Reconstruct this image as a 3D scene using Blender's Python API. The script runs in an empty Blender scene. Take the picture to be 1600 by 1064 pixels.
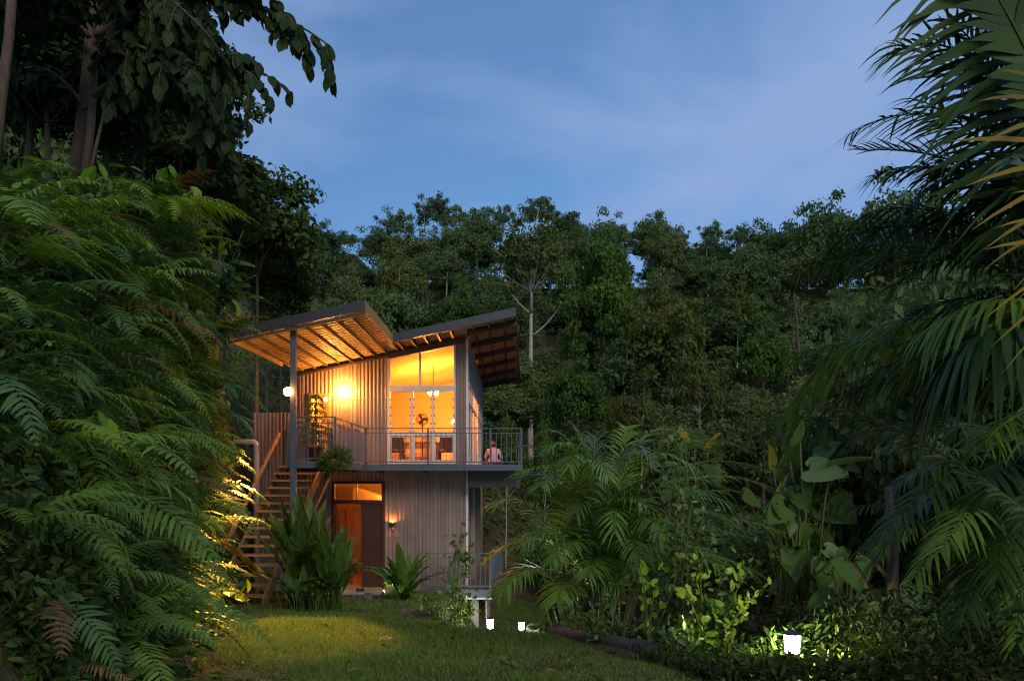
import bpy, math, random
import numpy as np
from mathutils import Matrix, Vector, Euler

random.seed(7)
rng = np.random.default_rng(7)
R = math.radians
SC = bpy.context.scene
COL = SC.collection
E = 2.9          # eye height above the house's ground floor
F = 1200.0       # focal length in pixels of the 1600 px wide photograph

# ------------------------------------------------------------------ camera
cam_d = bpy.data.cameras.new('camera')
cam = bpy.data.objects.new('camera', cam_d)
COL.objects.link(cam)
cam.location = (0, 0, E)
cam.rotation_euler = (R(90), 0, 0)
cam_d.sensor_width = 36.0
cam_d.lens = 36.0 * F / 1600.0
cam_d.shift_y = 215.0 / 1600.0
cam_d.clip_start = 0.05
cam_d.clip_end = 2000
SC.camera = cam

# ------------------------------------------------------------------ world
SUN_EL, SUN_AZ = R(9), R(200)       # low glow behind the camera
world = bpy.data.worlds.new('World')
SC.world = world
world.use_nodes = True
wt = world.node_tree
wt.nodes.clear()
wo = wt.nodes.new('ShaderNodeOutputWorld')
bg = wt.nodes.new('ShaderNodeBackground')
sky = wt.nodes.new('ShaderNodeTexSky')
sky.sky_type = 'NISHITA'
sky.sun_disc = False
sky.sun_elevation = SUN_EL
sky.sun_rotation = SUN_AZ
sky.altitude = 200
sky.air_density = 1.0
sky.dust_density = 0.6
sky.ozone_density = 3.0
tint = wt.nodes.new('ShaderNodeMix'); tint.data_type = 'RGBA'; tint.blend_type = 'MULTIPLY'
tint.inputs[0].default_value = 1.0
tint.inputs[7].default_value = (0.55, 0.9, 1.12, 1)
tc = wt.nodes.new('ShaderNodeTexCoord')
mp = wt.nodes.new('ShaderNodeMapping'); mp.inputs['Scale'].default_value = (1.0, 1.0, 2.6)
mp.inputs['Location'].default_value = (5.3, 0.7, 2.4)
nz = wt.nodes.new('ShaderNodeTexNoise'); nz.inputs['Scale'].default_value = 2.0
nz.inputs['Detail'].default_value = 6; nz.inputs['Roughness'].default_value = 0.5
nz.inputs['Distortion'].default_value = 0.25
cr = wt.nodes.new('ShaderNodeValToRGB')
cr.color_ramp.elements[0].position = 0.44; cr.color_ramp.elements[0].color = (0.3, 0.3, 0.3, 1)
cr.color_ramp.elements[1].position = 0.64; cr.color_ramp.elements[1].color = (0.95, 0.95, 0.95, 1)
cl = wt.nodes.new('ShaderNodeMix'); cl.data_type = 'RGBA'; cl.blend_type = 'MIX'
cl.inputs[7].default_value = (1.9, 2.8, 4.8, 1)
wt.links.new(tc.outputs['Generated'], mp.inputs[0])
wt.links.new(mp.outputs[0], nz.inputs['Vector'])
wt.links.new(nz.outputs['Fac'], cr.inputs[0])
wt.links.new(sky.outputs[0], tint.inputs[6])
wt.links.new(tint.outputs[2], cl.inputs[6])
wt.links.new(cr.outputs[0], cl.inputs[0])
wt.links.new(cl.outputs[2], bg.inputs[0])
bg.inputs[1].default_value = 0.115
wt.links.new(bg.outputs[0], wo.inputs[0])

# ------------------------------------------------------------------ sun (afterglow)
sd = bpy.data.lights.new('sun', 'SUN')
sd.energy = 1.45
sd.angle = R(28)
sd.color = (1.0, 0.86, 0.62)
so = bpy.data.objects.new('sun', sd)
COL.objects.link(so)
so.rotation_euler = (R(58), 0, R(24))
so.location = (4, -8, 12)

SC.view_settings.view_transform = 'Standard'
SC.view_settings.look = 'None'
SC.view_settings.exposure = 0.35
SC.view_settings.gamma = 1.0
SC.render.engine = 'CYCLES'
SC.cycles.use_denoising = True
try:
    SC.cycles.denoiser = 'OPENIMAGEDENOISE'
except Exception:
    pass
SC.cycles.filter_width = 1.2
SC.cycles.max_bounces = 7
SC.cycles.diffuse_bounces = 3
SC.cycles.glossy_bounces = 2
SC.cycles.transmission_bounces = 3
SC.cycles.transparent_max_bounces = 8
SC.cycles.sample_clamp_indirect = 6.0
SC.cycles.caustics_reflective = False
SC.cycles.caustics_refractive = False

# ------------------------------------------------------------------ helpers
def P(px, py, D):
    return Vector(((px - 800) * D / F, D, E - (py - 747) * D / F))

def proj(v):
    return 800 + F * v[0] / v[1], 747 - F * (v[2] - E) / v[1]

def sstep(a, b, x):
    t = np.clip((np.asarray(x, float) - a) / (np.asarray(b, float) - a), 0, 1)
    return t * t * (3 - 2 * t)

ORD = ('first second third fourth fifth sixth seventh eighth ninth tenth eleventh twelfth thirteenth fourteenth fifteenth sixteenth '
       'seventeenth eighteenth nineteenth twentieth').split()
TENS = ['', '', 'twenty', 'thirty', 'forty', 'fifty', 'sixty', 'seventy', 'eighty', 'ninety']
def ordinal(n):
    if n <= 20: return ORD[n - 1]
    t, u = divmod(n, 10)
    return TENS[t][:-1] + 'ieth' if u == 0 else TENS[t] + '-' + ORD[u - 1]

def mesh_tris(name, V, T, mat, smooth=False):
    me = bpy.data.meshes.new(name)
    V = np.asarray(V, np.float32).reshape(-1, 3); T = np.asarray(T, np.int32).reshape(-1, 3)
    me.vertices.add(len(V)); me.vertices.foreach_set('co', V.ravel())
    me.loops.add(T.size); me.loops.foreach_set('vertex_index', T.ravel())
    me.polygons.add(len(T))
    me.polygons.foreach_set('loop_start', np.arange(0, T.size, 3, dtype=np.int32))
    me.polygons.foreach_set('loop_total', np.full(len(T), 3, np.int32))
    me.polygons.foreach_set('use_smooth', np.full(len(T), bool(smooth)))
    me.update(calc_edges=True)
    if mat is not None: me.materials.append(mat)
    return me

class MB:
    def __init__(s): s.V = []; s.T = []; s.n = 0
    def add(s, V, T):
        V = np.asarray(V, float).reshape(-1, 3); T = np.asarray(T, int).reshape(-1, 3)
        s.V.append(V); s.T.append(T + s.n); s.n += len(V)
        return s
    def quads(s, V, Q):
        T = []
        for q in Q: T += [(q[0], q[1], q[2]), (q[0], q[2], q[3])]
        return s.add(V, T)
    def box(s, x0, x1, y0, y1, z0, z1):
        V = [(x, y, z) for z in (z0, z1) for y in (y0, y1) for x in (x0, x1)]
        return s.quads(V, [(0, 2, 3, 1), (4, 5, 7, 6), (0, 1, 5, 4), (2, 6, 7, 3), (0, 4, 6, 2), (1, 3, 7, 5)])
    def hexa(s, B, Tp):  # four bottom points ccw, four top
        V = list(B) + list(Tp)
        return s.quads(V, [(3, 2, 1, 0), (4, 5, 6, 7), (0, 1, 5, 4), (1, 2, 6, 5), (2, 3, 7, 6), (3, 0, 4, 7)])
    def bar(s, a, b, w, h):  # box bar from a to b, width w, height h
        a = Vector(a); b = Vector(b); d = (b - a).normalized()
        up = Vector((0, 0, 1)) if abs(d.z) < .95 else Vector((0, 1, 0))
        sd_ = d.cross(up).normalized() * (w / 2); u = sd_.cross(d).normalized() * (h / 2)
        return s.hexa([a - sd_ - u, a + sd_ - u, b + sd_ - u, b - sd_ - u], [a - sd_ + u, a + sd_ + u, b + sd_ + u, b - sd_ + u])
    def tube(s, pts, rad, n=7, cap=True):
        V, T = tube(pts, rad, n, cap)
        return s.add(V, T)
    def mesh(s, name, mat, smooth=False):
        return mesh_tris(name, np.concatenate(s.V), np.concatenate(s.T), mat, smooth)
    def build(s, name, mat, parent=None, smooth=False):
        return link(name, s.mesh(name, mat, smooth), parent)

def tube(pts, rad, n=7, cap=True):
    pts = np.asarray([tuple(p) for p in pts], float); m = len(pts)
    rad = np.broadcast_to(np.asarray(rad, float), (m,))
    tg = np.gradient(pts, axis=0); tg /= np.linalg.norm(tg, axis=1)[:, None] + 1e-9
    ref = np.array([0.31, 0.87, 0.13])
    if abs(tg[0] @ ref) > .9 * np.linalg.norm(ref): ref = np.array([1., 0, .2])
    a = np.arange(n) * 2 * math.pi / n
    V = []
    for i in range(m):
        s_ = np.cross(tg[i], ref); s_ /= np.linalg.norm(s_) + 1e-9
        u = np.cross(s_, tg[i]); ref = u
        V.append(pts[i] + rad[i] * (np.cos(a)[:, None] * s_ + np.sin(a)[:, None] * u))
    V = np.concatenate(V); T = []
    for i in range(m - 1):
        for j in range(n):
            p, q = i * n + j, i * n + (j + 1) % n
            T += [(p, q, q + n), (p, q + n, p + n)]
    if cap:
        c0 = len(V); V = np.vstack([V, pts[0], pts[-1]])
        for j in range(n):
            T += [(c0, (j + 1) % n, j), (c0 + 1, (m - 1) * n + j, (m - 1) * n + (j + 1) % n)]
    return V, np.array(T)

def lathe(prof, n=16):
    m = len(prof); a = np.arange(n) * 2 * math.pi / n
    V = np.array([(r * math.cos(t), r * math.sin(t), z) for r, z in prof for t in a]); T = []
    for i in range(m - 1):
        for j in range(n):
            p, q = i * n + j, i * n + (j + 1) % n
            T += [(p, q, q + n), (p, q + n, p + n)]
    return V, np.array(T)

def wloc(o):
    v = Vector((0, 0, 0))
    while o is not None:
        v += o.location
        o = o.parent
    return v

def link(name, me, parent=None):
    o = bpy.data.objects.new(name, me)
    COL.objects.link(o)
    if parent is not None: o.parent = parent
    return o

def wlink(name, me, parent):
    """child whose mesh is in world coordinates, parent only translated"""
    o = link(name, me, parent)
    root = parent
    while root.parent is not None: root = root.parent
    if parent is root: o.matrix_parent_inverse = Matrix.Translation(-root.location)
    return o

def tag(o, label=None, cat=None, group=None, kind=None):
    if label: o['label'] = label
    if cat: o['category'] = cat
    if group: o['group'] = group
    if kind: o['kind'] = kind
    return o

def thing(name, label, cat, loc=(0, 0, 0), rz=0, group=None, scale=1):
    o = bpy.data.objects.new(name, None)
    COL.objects.link(o)
    o.empty_display_size = .2
    o.location = loc; o.rotation_euler = (0, 0, rz)
    o.scale = (scale,) * 3
    return tag(o, label, cat, group)

def W(name, mb, mat, parent, smooth=False):
    return wlink(name, mb.mesh(name, mat, smooth), parent)

# ------------------------------------------------------------------ materials
def new_mat(name):
    m = bpy.data.materials.new(name); m.use_nodes = True
    nt = m.node_tree; nt.nodes.clear()
    out = nt.nodes.new('ShaderNodeOutputMaterial')
    return m, nt, out

def ramp2(nt, c0, c1, p0=0., p1=1.):
    r = nt.nodes.new('ShaderNodeValToRGB')
    r.color_ramp.elements[0].position = p0; r.color_ramp.elements[0].color = (*c0, 1)
    r.color_ramp.elements[1].position = p1; r.color_ramp.elements[1].color = (*c1, 1)
    return r

def plain(name, c0, c1=None, rough=.6, metal=0., scale=6., bump=0., coat=0., stretch=None):
    m, nt, out = new_mat(name)
    b = nt.nodes.new('ShaderNodeBsdfPrincipled')
    b.inputs['Roughness'].default_value = rough; b.inputs['Metallic'].default_value = metal
    t = nt.nodes.new('ShaderNodeTexCoord')
    mpn = nt.nodes.new('ShaderNodeMapping')
    if stretch: mpn.inputs['Scale'].default_value = stretch
    n = nt.nodes.new('ShaderNodeTexNoise'); n.inputs['Scale'].default_value = scale; n.inputs['Detail'].default_value = 7
    n.inputs['Roughness'].default_value = .65
    nt.links.new(t.outputs['Object'], mpn.inputs[0]); nt.links.new(mpn.outputs[0], n.inputs['Vector'])
    r = ramp2(nt, c0, c1 or tuple(x * .7 for x in c0), .3, .7)
    nt.links.new(n.outputs['Fac'], r.inputs[0]); nt.links.new(r.outputs[0], b.inputs['Base Color'])
    if bump:
        bp = nt.nodes.new('ShaderNodeBump'); bp.inputs['Strength'].default_value = bump; bp.inputs['Distance'].default_value = .02
        nt.links.new(n.outputs['Fac'], bp.inputs['Height']); nt.links.new(bp.outputs[0], b.inputs['Normal'])
    nt.links.new(b.outputs[0], out.inputs[0])
    return m

def emit(name, col, s):
    m, nt, out = new_mat(name)
    e = nt.nodes.new('ShaderNodeEmission'); e.inputs[0].default_value = (*col, 1); e.inputs[1].default_value = s
    nt.links.new(e.outputs[0], out.inputs[0])
    return m

def leafmat(name, c0, c1, rough=.45, trans=.3, tcol=None, spec=.4, obj_var=.35, dead=None):
    """foliage: colour varies leaf by leaf, plant by plant and slowly along the leaf"""
    m, nt, out = new_mat(name)
    b = nt.nodes.new('ShaderNodeBsdfPrincipled')
    b.inputs['Roughness'].default_value = rough
    b.inputs['Specular IOR Level'].default_value = spec
    g = nt.nodes.new('ShaderNodeNewGeometry'); oi = nt.nodes.new('ShaderNodeObjectInfo')
    n = nt.nodes.new('ShaderNodeTexNoise'); n.inputs['Scale'].default_value = 3.0; n.inputs['Detail'].default_value = 3
    t = nt.nodes.new('ShaderNodeTexCoord'); nt.links.new(t.outputs['Object'], n.inputs['Vector'])
    a1 = nt.nodes.new('ShaderNodeMath'); a1.operation = 'MULTIPLY_ADD'; a1.inputs[1].default_value = .55; 
    nt.links.new(g.outputs['Random Per Island'], a1.inputs[0]); 
    a2 = nt.nodes.new('ShaderNodeMath'); a2.operation = 'MULTIPLY_ADD'; a2.inputs[1].default_value = obj_var; a2.inputs[2].default_value = -.12
    nt.links.new(oi.outputs['Random'], a2.inputs[0]); nt.links.new(a2.outputs[0], a1.inputs[2])
    a3 = nt.nodes.new('ShaderNodeMath'); a3.operation = 'MULTIPLY_ADD'; a3.inputs[1].default_value = .5; 
    nt.links.new(n.outputs['Fac'], a3.inputs[0]); nt.links.new(a1.outputs[0], a3.inputs[2])
    r = ramp2(nt, c0, c1, .1, 1.0)
    if dead is not None:
        e = r.color_ramp.elements.new(1.0); e.color = (*dead, 1)
        r.color_ramp.elements[1].position = .9
    nt.links.new(a3.outputs[0], r.inputs[0])
    nt.links.new(r.outputs[0], b.inputs['Base Color'])
    tr = nt.nodes.new('ShaderNodeBsdfTranslucent')
    mx = nt.nodes.new('ShaderNodeMixShader'); mx.inputs[0].default_value = trans
    hs = nt.nodes.new('ShaderNodeMix'); hs.data_type = 'RGBA'; hs.blend_type = 'MULTIPLY'; hs.inputs[0].default_value = 1
    hs.inputs[7].default_value = (*(tcol or (1.5, 1.35, .5)), 1)
    nt.links.new(r.outputs[0], hs.inputs[6]); nt.links.new(hs.outputs[2], tr.inputs[0])
    nt.links.new(b.outputs[0], mx.inputs[1]); nt.links.new(tr.outputs[0], mx.inputs[2])
    nt.links.new(mx.outputs[0], out.inputs[0])
    return m

def glassmat(name, tint=(1, 1, 1), refl=.12):
    m, nt, out = new_mat(name)
    tr = nt.nodes.new('ShaderNodeBsdfTransparent'); tr.inputs[0].default_value = (*tint, 1)
    gl = nt.nodes.new('ShaderNodeBsdfGlossy'); gl.inputs['Roughness'].default_value = .03
    fr = nt.nodes.new('ShaderNodeLayerWeight'); fr.inputs[0].default_value = .12
    mx = nt.nodes.new('ShaderNodeMixShader')
    nt.links.new(fr.outputs['Fresnel'], mx.inputs[0]); nt.links.new(tr.outputs[0], mx.inputs[1]); nt.links.new(gl.outputs[0], mx.inputs[2])
    nt.links.new(mx.outputs[0], out.inputs[0])
    return m

M = {}
M['corr'] = plain('painted corrugated steel', (.265, .205, .20), (.15, .112, .108), .5, 0, 1.1, stretch=(7, 7, .35))
M['frame'] = plain('white painted frame', (.62, .60, .62), (.5, .48, .5), .45)
M['steel'] = plain('blue grey painted steel', (.075, .105, .15), (.05, .07, .10), .45, 0, 8)
M['darksteel'] = plain('dark painted steel', (.05, .05, .055), (.03, .03, .035), .5, 0, 8)
M['roofmetal'] = plain('lamp-tinted roof sheet', (.5, .38, .25), (.4, .29, .18), .55, 0, 2)  # orange lamplight on the underside is mixed into the sheet colour
M['fascia'] = plain('blue grey fascia', (.034, .037, .05), (.024, .026, .036), .4, 0, 5)
M['rafter'] = plain('dark rafter steel', (.075, .055, .045), (.045, .035, .03), .6)
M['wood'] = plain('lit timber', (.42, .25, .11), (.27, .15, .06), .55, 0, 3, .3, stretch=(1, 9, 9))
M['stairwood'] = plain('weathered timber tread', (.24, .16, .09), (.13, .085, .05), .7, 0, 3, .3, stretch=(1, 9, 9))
M['slat'] = plain('timber soffit slat', (.46, .31, .16), (.33, .2, .09), .55, 0, 2.5, .2, stretch=(1, 9, 9))
M['doorwood'] = plain('red brown door timber', (.22, .055, .02), (.12, .03, .012), .4, 0, 3, .2, stretch=(9, 9, 1))
M['darkdoor'] = plain('dark door timber', (.07, .028, .02), (.035, .016, .012), .45, 0, 3, .2, stretch=(9, 9, 1))
M['plaster'] = plain('cream interior plaster', (.74, .66, .5), (.69, .61, .46), .8, 0, 2)
M['floorwood'] = plain('interior boards', (.35, .2, .1), (.22, .12, .06), .5, 0, 3, stretch=(1, 8, 8))
M['concrete'] = plain('weathered concrete', (.36, .34, .31), (.22, .21, .19), .85, 0, 5, .4)
M['pipe'] = plain('white plastic pipe', (.55, .49, .47), (.45, .40, .38), .4)
M['pot'] = plain('terracotta', (.27, .085, .05), (.18, .055, .035), .75, 0, 8, .2)
M['glass'] = glassmat('window glass')
M['black'] = plain('black plastic', (.02, .02, .022), (.015, .015, .016), .4)
M['bark'] = plain('brown bark', (.10, .072, .05), (.045, .032, .023), .9, 0, 9, .6, stretch=(3, 3, .7))
M['palebark'] = plain('pale bark', (.42, .38, .33), (.22, .20, .17), .85, 0, 7, .5, stretch=(2, 2, .8))
M['cane'] = plain('palm cane', (.13, .12, .05), (.07, .06, .03), .6, 0, 5, .2)
M['rock'] = plain('lichen rock', (.15, .125, .10), (.06, .05, .04), .9, 0, 9, .8)
M['log'] = plain('wet bamboo log', (.10, .075, .072), (.045, .035, .035), .6, 0, 6, .8, stretch=(1, 6, 6))
M['skin'] = plain('skin', (.55, .3, .2), (.5, .27, .18), .5)
M['lilac'] = plain('lilac cotton', (.50, .33, .46), (.42, .27, .4), .85)
M['hair'] = plain('red brown hair', (.09, .028, .018), (.05, .016, .01), .5)
M['denim'] = plain('dark cotton trousers', (.05, .055, .08), (.035, .04, .06), .8)
M['fabric'] = plain('brown cane weave', (.22, .09, .04), (.13, .05, .025), .7)
M['darkfabric'] = plain('olive upholstery', (.08, .06, .03), (.05, .04, .02), .8)
M['petal'] = plain('cream petals', (.8, .55, .3), (.7, .4, .2), .6)
M['bulb'] = emit('warm lamp glass', (1.0, .36, .06), 560)
M['postbulb'] = emit('post lamp glass', (1.0, .38, .07), 240)
M['roombulb'] = emit('warm room lamp glass', (1.0, .26, .022), 980)
M['sconceglow'] = emit('orange sconce glow', (1.0, .27, .05), 420)
M['cool'] = emit('cool white lamp glass', (.93, 1.0, .70), 220)
M['coolbig'] = emit('cool white lantern glass', (1.0, .92, .42), 280)
M['spot'] = emit('white spot glass', (.95, 1.0, .92), 550)

def soil_mat():
    m, nt, out = new_mat('soil and turf')
    b = nt.nodes.new('ShaderNodeBsdfPrincipled'); b.inputs['Roughness'].default_value = .95
    b.inputs['Specular IOR Level'].default_value = .1
    t = nt.nodes.new('ShaderNodeTexCoord')
    n1 = nt.nodes.new('ShaderNodeTexNoise'); n1.inputs['Scale'].default_value = .9; n1.inputs['Detail'].default_value = 8
    n2 = nt.nodes.new('ShaderNodeTexNoise'); n2.inputs['Scale'].default_value = 14; n2.inputs['Detail'].default_value = 6
    for n in (n1, n2): nt.links.new(t.outputs['Object'], n.inputs['Vector'])
    r1 = ramp2(nt, (.055, .065, .02), (.115, .085, .05), .40, .62)
    r2 = ramp2(nt, (.55, .55, .55), (1.3, 1.25, 1.2), .3, .7)
    mx = nt.nodes.new('ShaderNodeMix'); mx.data_type = 'RGBA'; mx.blend_type = 'MULTIPLY'; mx.inputs[0].default_value = 1
    nt.links.new(n1.outputs['Fac'], r1.inputs[0]); nt.links.new(n2.outputs['Fac'], r2.inputs[0])
    nt.links.new(r1.outputs[0], mx.inputs[6]); nt.links.new(r2.outputs[0], mx.inputs[7]); nt.links.new(mx.outputs[2], b.inputs['Base Color'])
    bp = nt.nodes.new('ShaderNodeBump'); bp.inputs['Strength'].default_value = .7; bp.inputs['Distance'].default_value = .05
    nt.links.new(n2.outputs['Fac'], bp.inputs['Height']); nt.links.new(bp.outputs[0], b.inputs['Normal'])
    nt.links.new(b.outputs[0], out.inputs[0])
    return m
M['soil'] = soil_mat()
M['grass'] = leafmat('lawn grass', (.058, .125, .022), (.165, .235, .05), .6, .25, obj_var=0, dead=(.2, .15, .06))
M['fern'] = leafmat('fern green', (.05, .12, .022), (.15, .27, .045), .55, .3, spec=.2)
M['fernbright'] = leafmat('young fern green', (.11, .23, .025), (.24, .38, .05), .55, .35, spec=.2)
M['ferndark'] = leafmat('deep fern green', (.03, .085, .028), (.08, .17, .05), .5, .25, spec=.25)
M['under'] = leafmat('undergrowth green', (.016, .042, .009), (.075, .135, .026), .55, .25, obj_var=0, spec=.2)  # green dimmed so gaps between the bank ferns read as deep shadow
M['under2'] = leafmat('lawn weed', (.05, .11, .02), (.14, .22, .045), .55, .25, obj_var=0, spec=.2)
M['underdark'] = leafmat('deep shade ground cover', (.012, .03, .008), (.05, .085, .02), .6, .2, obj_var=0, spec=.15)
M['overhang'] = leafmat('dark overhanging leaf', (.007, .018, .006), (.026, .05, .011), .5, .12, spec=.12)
M['tree_a'] = leafmat('forest leaf deep', (.024, .055, .022), (.085, .145, .05), .6, .25, obj_var=.75, spec=.2)
M['tree_b'] = leafmat('forest leaf olive', (.04, .065, .022), (.12, .165, .05), .6, .25, obj_var=.65, spec=.2)
M['tree_c'] = leafmat('bright hillside leaf', (.03, .08, .012), (.085, .17, .026), .55, .3, obj_var=.2, spec=.2)
M['tree_d'] = leafmat('yellow green leaf', (.045, .07, .013), (.12, .145, .03), .55, .3, obj_var=.2, spec=.2)
M['palm'] = leafmat('palm green', (.05, .12, .02), (.15, .27, .045), .45, .3, spec=.3)
M['areca'] = leafmat('areca frond green', (.07, .16, .025), (.20, .34, .06), .42, .3, spec=.4)
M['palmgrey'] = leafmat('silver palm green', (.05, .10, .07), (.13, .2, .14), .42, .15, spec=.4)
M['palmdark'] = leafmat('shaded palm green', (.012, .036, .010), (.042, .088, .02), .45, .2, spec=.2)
M['palmyellow'] = leafmat('yellow palm leaflet', (.16, .13, .015), (.34, .24, .03), .4, .3, spec=.5)
M['lime'] = leafmat('lime shrub leaf', (.12, .24, .015), (.30, .46, .04), .35, .35, spec=.5)
M['limedark'] = leafmat('shaded shrub leaf', (.035, .085, .015), (.10, .17, .03), .35, .25)
M['paddle'] = leafmat('paddle leaf green', (.025, .065, .014), (.07, .14, .026), .45, .25, spec=.3)
M['paddleyellow'] = leafmat('yellowing paddle leaf', (.18, .19, .03), (.34, .30, .06), .4, .35)
M['nest'] = leafmat('glossy strap leaf', (.05, .13, .025), (.12, .24, .045), .35, .3, spec=.6)
M['earpale'] = leafmat('pale heart leaf', (.06, .13, .05), (.14, .22, .09), .5, .3, spec=.25)
M['bankleaf'] = leafmat('bank tree leaf', (.022, .05, .014), (.07, .12, .028), .55, .25, spec=.2)
M['deadfern'] = leafmat('dead frond brown', (.09, .05, .02), (.2, .12, .05), .8, .15)
M['stem'] = plain('green stem', (.09, .12, .03), (.05, .07, .02), .6)
M['litter'] = leafmat('dry leaf litter', (.10, .06, .03), (.24, .16, .09), .8, .1, obj_var=0)

# ------------------------------------------------------------------ terrain
def foot(Y):
    Y = np.asarray(Y, float)
    f = -2.75 - (Y - 6) * .344
    return np.where(Y > 16.5, -6.36 - (Y - 16.5) * .12, f)
def bank_w(Y): return np.interp(Y, [6, 10, 13, 15, 18, 30], [1.45, 1.2, .75, .6, .8, 2.0])
def rim(Y):
    return np.interp(Y, [3, 6, 8, 9, 10, 11, 12.5, 15, 18, 22], [1.6, 1.0, .4, .1, -.6, -1.1, -1.5, -2.0, -2.1, -1.0])
def hill(X, Y):
    h = np.clip(Y - 33, 0, None) * .40 + np.clip(Y - 62, 0, None) * .14
    h = np.where(Y > 88, 25.64 + (Y - 88) * .02, h)
    return h
def gz(X, Y):
    X = np.asarray(X, float); Y = np.asarray(Y, float)
    base = 2.9 - (1.55 + (np.clip(Y, 2, 19) - 6) * .107)
    base = np.where(Y > 19, base - sstep(19, 20, Y) * .05, base)
    drop = 1.05 * sstep(8.8, 13.5, Y) * sstep(0, 1.0, X - rim(Y)) * (1 - .5 * sstep(24, 32, Y)) + .25 * sstep(0, 3, X - rim(Y)) * sstep(5, 9, Y)
    u = foot(Y) - X
    hb = np.interp(Y, [2, 4, 6, 8, 10, 13, 15, 18, 24, 34], [2.0, 2.7, 3.4, 4.3, 5.3, 6.7, 7.1, 6.4, 4.5, 3.0])
    w_ = bank_w(Y)
    bank = hb * sstep(-.12, w_, u) + np.clip(u - w_, 0, 30) * .12
    wav = .05 * np.sin(X * 1.3 + Y * .7) * np.sin(Y * .9 - X * .4) + .02 * np.sin(X * 4.1) * np.sin(Y * 3.7)
    near = (Y < 33)
    return base - drop + np.maximum(bank, 0) + hill(X, Y) + wav * np.where((Y > 17) & (X < 0) & (X > -7), .3, 1)
def gpt(X, Y, dz=0.): return Vector((X, Y, float(gz(X, Y)) + dz))
def ground_at_px(px, D): 
    X = (px - 800) * D / F
    return gpt(X, D)

xs = np.unique(np.concatenate([np.arange(-90, -14, 3.), np.arange(-14, 8, .22), np.arange(8, 30, 1.), np.arange(30, 120, 4.)]))
ys = np.unique(np.concatenate([np.arange(-12, 2, 1.), np.arange(2, 26, .22), np.arange(26, 100, 1.5), np.arange(100, 400, 20.)]))
XX, YY = np.meshgrid(xs, ys)
ZZ = gz(XX, YY)
nx, ny = len(xs), len(ys)
idx = np.arange(nx * ny).reshape(ny, nx)
a, b_, c, d = idx[:-1, :-1].ravel(), idx[:-1, 1:].ravel(), idx[1:, 1:].ravel(), idx[1:, :-1].ravel()
T = np.concatenate([np.stack([a, b_, c], 1), np.stack([a, c, d], 1)])
ground = link('ground', mesh_tris('ground', np.stack([XX.ravel(), YY.ravel(), ZZ.ravel()], 1), T, M['soil'], True))
tag(ground, 'grassy ground with steep earth bank and wooded hillside', None, None, 'structure')

# ------------------------------------------------------------------ leaf scatter
RH = (np.array([(0, 0, 0), (.45, -.5, .06), (1, 0, -.05), (.45, .5, .06)]), np.array([(0, 1, 2), (0, 2, 3)]))
OV = (np.array([(0, 0, 0), (.25, -.42, .03), (.25, .42, .03), (.62, -.46, .02), (.62, .46, .02), (1, 0, -.10), (.45, 0, -.04)]),
      np.array([(0, 1, 6), (0, 6, 2), (1, 3, 6), (2, 6, 4), (3, 5, 6), (4, 6, 5)]))
BLADE = (np.array([(0, -.5, 0), (0, .5, 0), (1, 0, 0)]), np.array([(0, 1, 2)]))
def unit(v): return v / (np.linalg.norm(v, axis=-1, keepdims=True) + 1e-9)
def scatter(tmpl, C, A, N, L, Wd):
    TV, TT = tmpl
    A = unit(A); S = unit(np.cross(N, A)); N = np.cross(A, S)
    L = np.asarray(L)[:, None, None]; Wd = np.asarray(Wd)[:, None, None]
    V = C[:, None] + L * TV[None, :, 0:1] * A[:, None] + Wd * TV[None, :, 1:2] * S[:, None] + L * TV[None, :, 2:3] * N[:, None]
    T = (np.arange(len(C)) * len(TV))[:, None, None] + TT[None]
    return V.reshape(-1, 3), T.reshape(-1, 3)
def rdir(n): return unit(rng.normal(size=(n, 3)))

# ---- lawn grass
def make_grass():
    n = 420000
    Y = 4.4 + 21 * rng.random(n) ** 1.5
    fx = foot(Y)
    X = fx - .2 + (np.minimum(rim(Y) + np.interp(Y, [6, 9.5, 12], [.3, .4, 3.0]), 5) - fx + .2) * rng.random(n)
    thin = .5 + .5 * np.sin(X * 2.1 + 1.3 * np.sin(Y * 1.1)) * np.sin(Y * 1.7 + np.sin(X * 1.9))
    thin = .6 * thin + .4 * (.5 + .5 * np.sin(X * .83 + 2.2 * np.sin(Y * .47) + 1.) * np.sin(Y * .71 + 1.5 * np.sin(X * .6)))
    keep = rng.random(n) < (.10 + .95 * np.clip(thin * 1.25, 0, 1) ** 1.3)
    keep &= ~((Y > 17.4) & (X > -4.9) & (X < -3.2)) & ~((Y > 15.0) & (X < -4.9)) & ((Y < 20) | (X > -1.15))
    keep &= rng.random(n) < (1 - .75 * sstep(.2, .9, -(X - fx) + .9)) 
    X, Y = X[keep], Y[keep]
    C = np.stack([X, Y, gz(X, Y) - .004], 1)
    m = len(X)
    A = unit(np.stack([rng.normal(0, .55, m), rng.normal(0, .55, m), np.ones(m)], 1))
    N = rdir(m)
    L = (.7 + .7 * thin[keep] * rng.random(m)) * (.028 + .045 * rng.random(m)) * (1 + .8 * (rng.random(m) < .05)) * (.8 + .05 * (Y - 4))
    Wd = (.005 + .006 * rng.random(m)) * (.7 + .1 * (Y - 4))
    V, T = scatter(BLADE, C, A, N, L, Wd)
    o = link('grass', mesh_tris('grass', V, T, M['grass']))
    tag(o, 'short patchy lawn grass in front of the house', 'grass', None, 'stuff')
make_grass()

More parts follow.
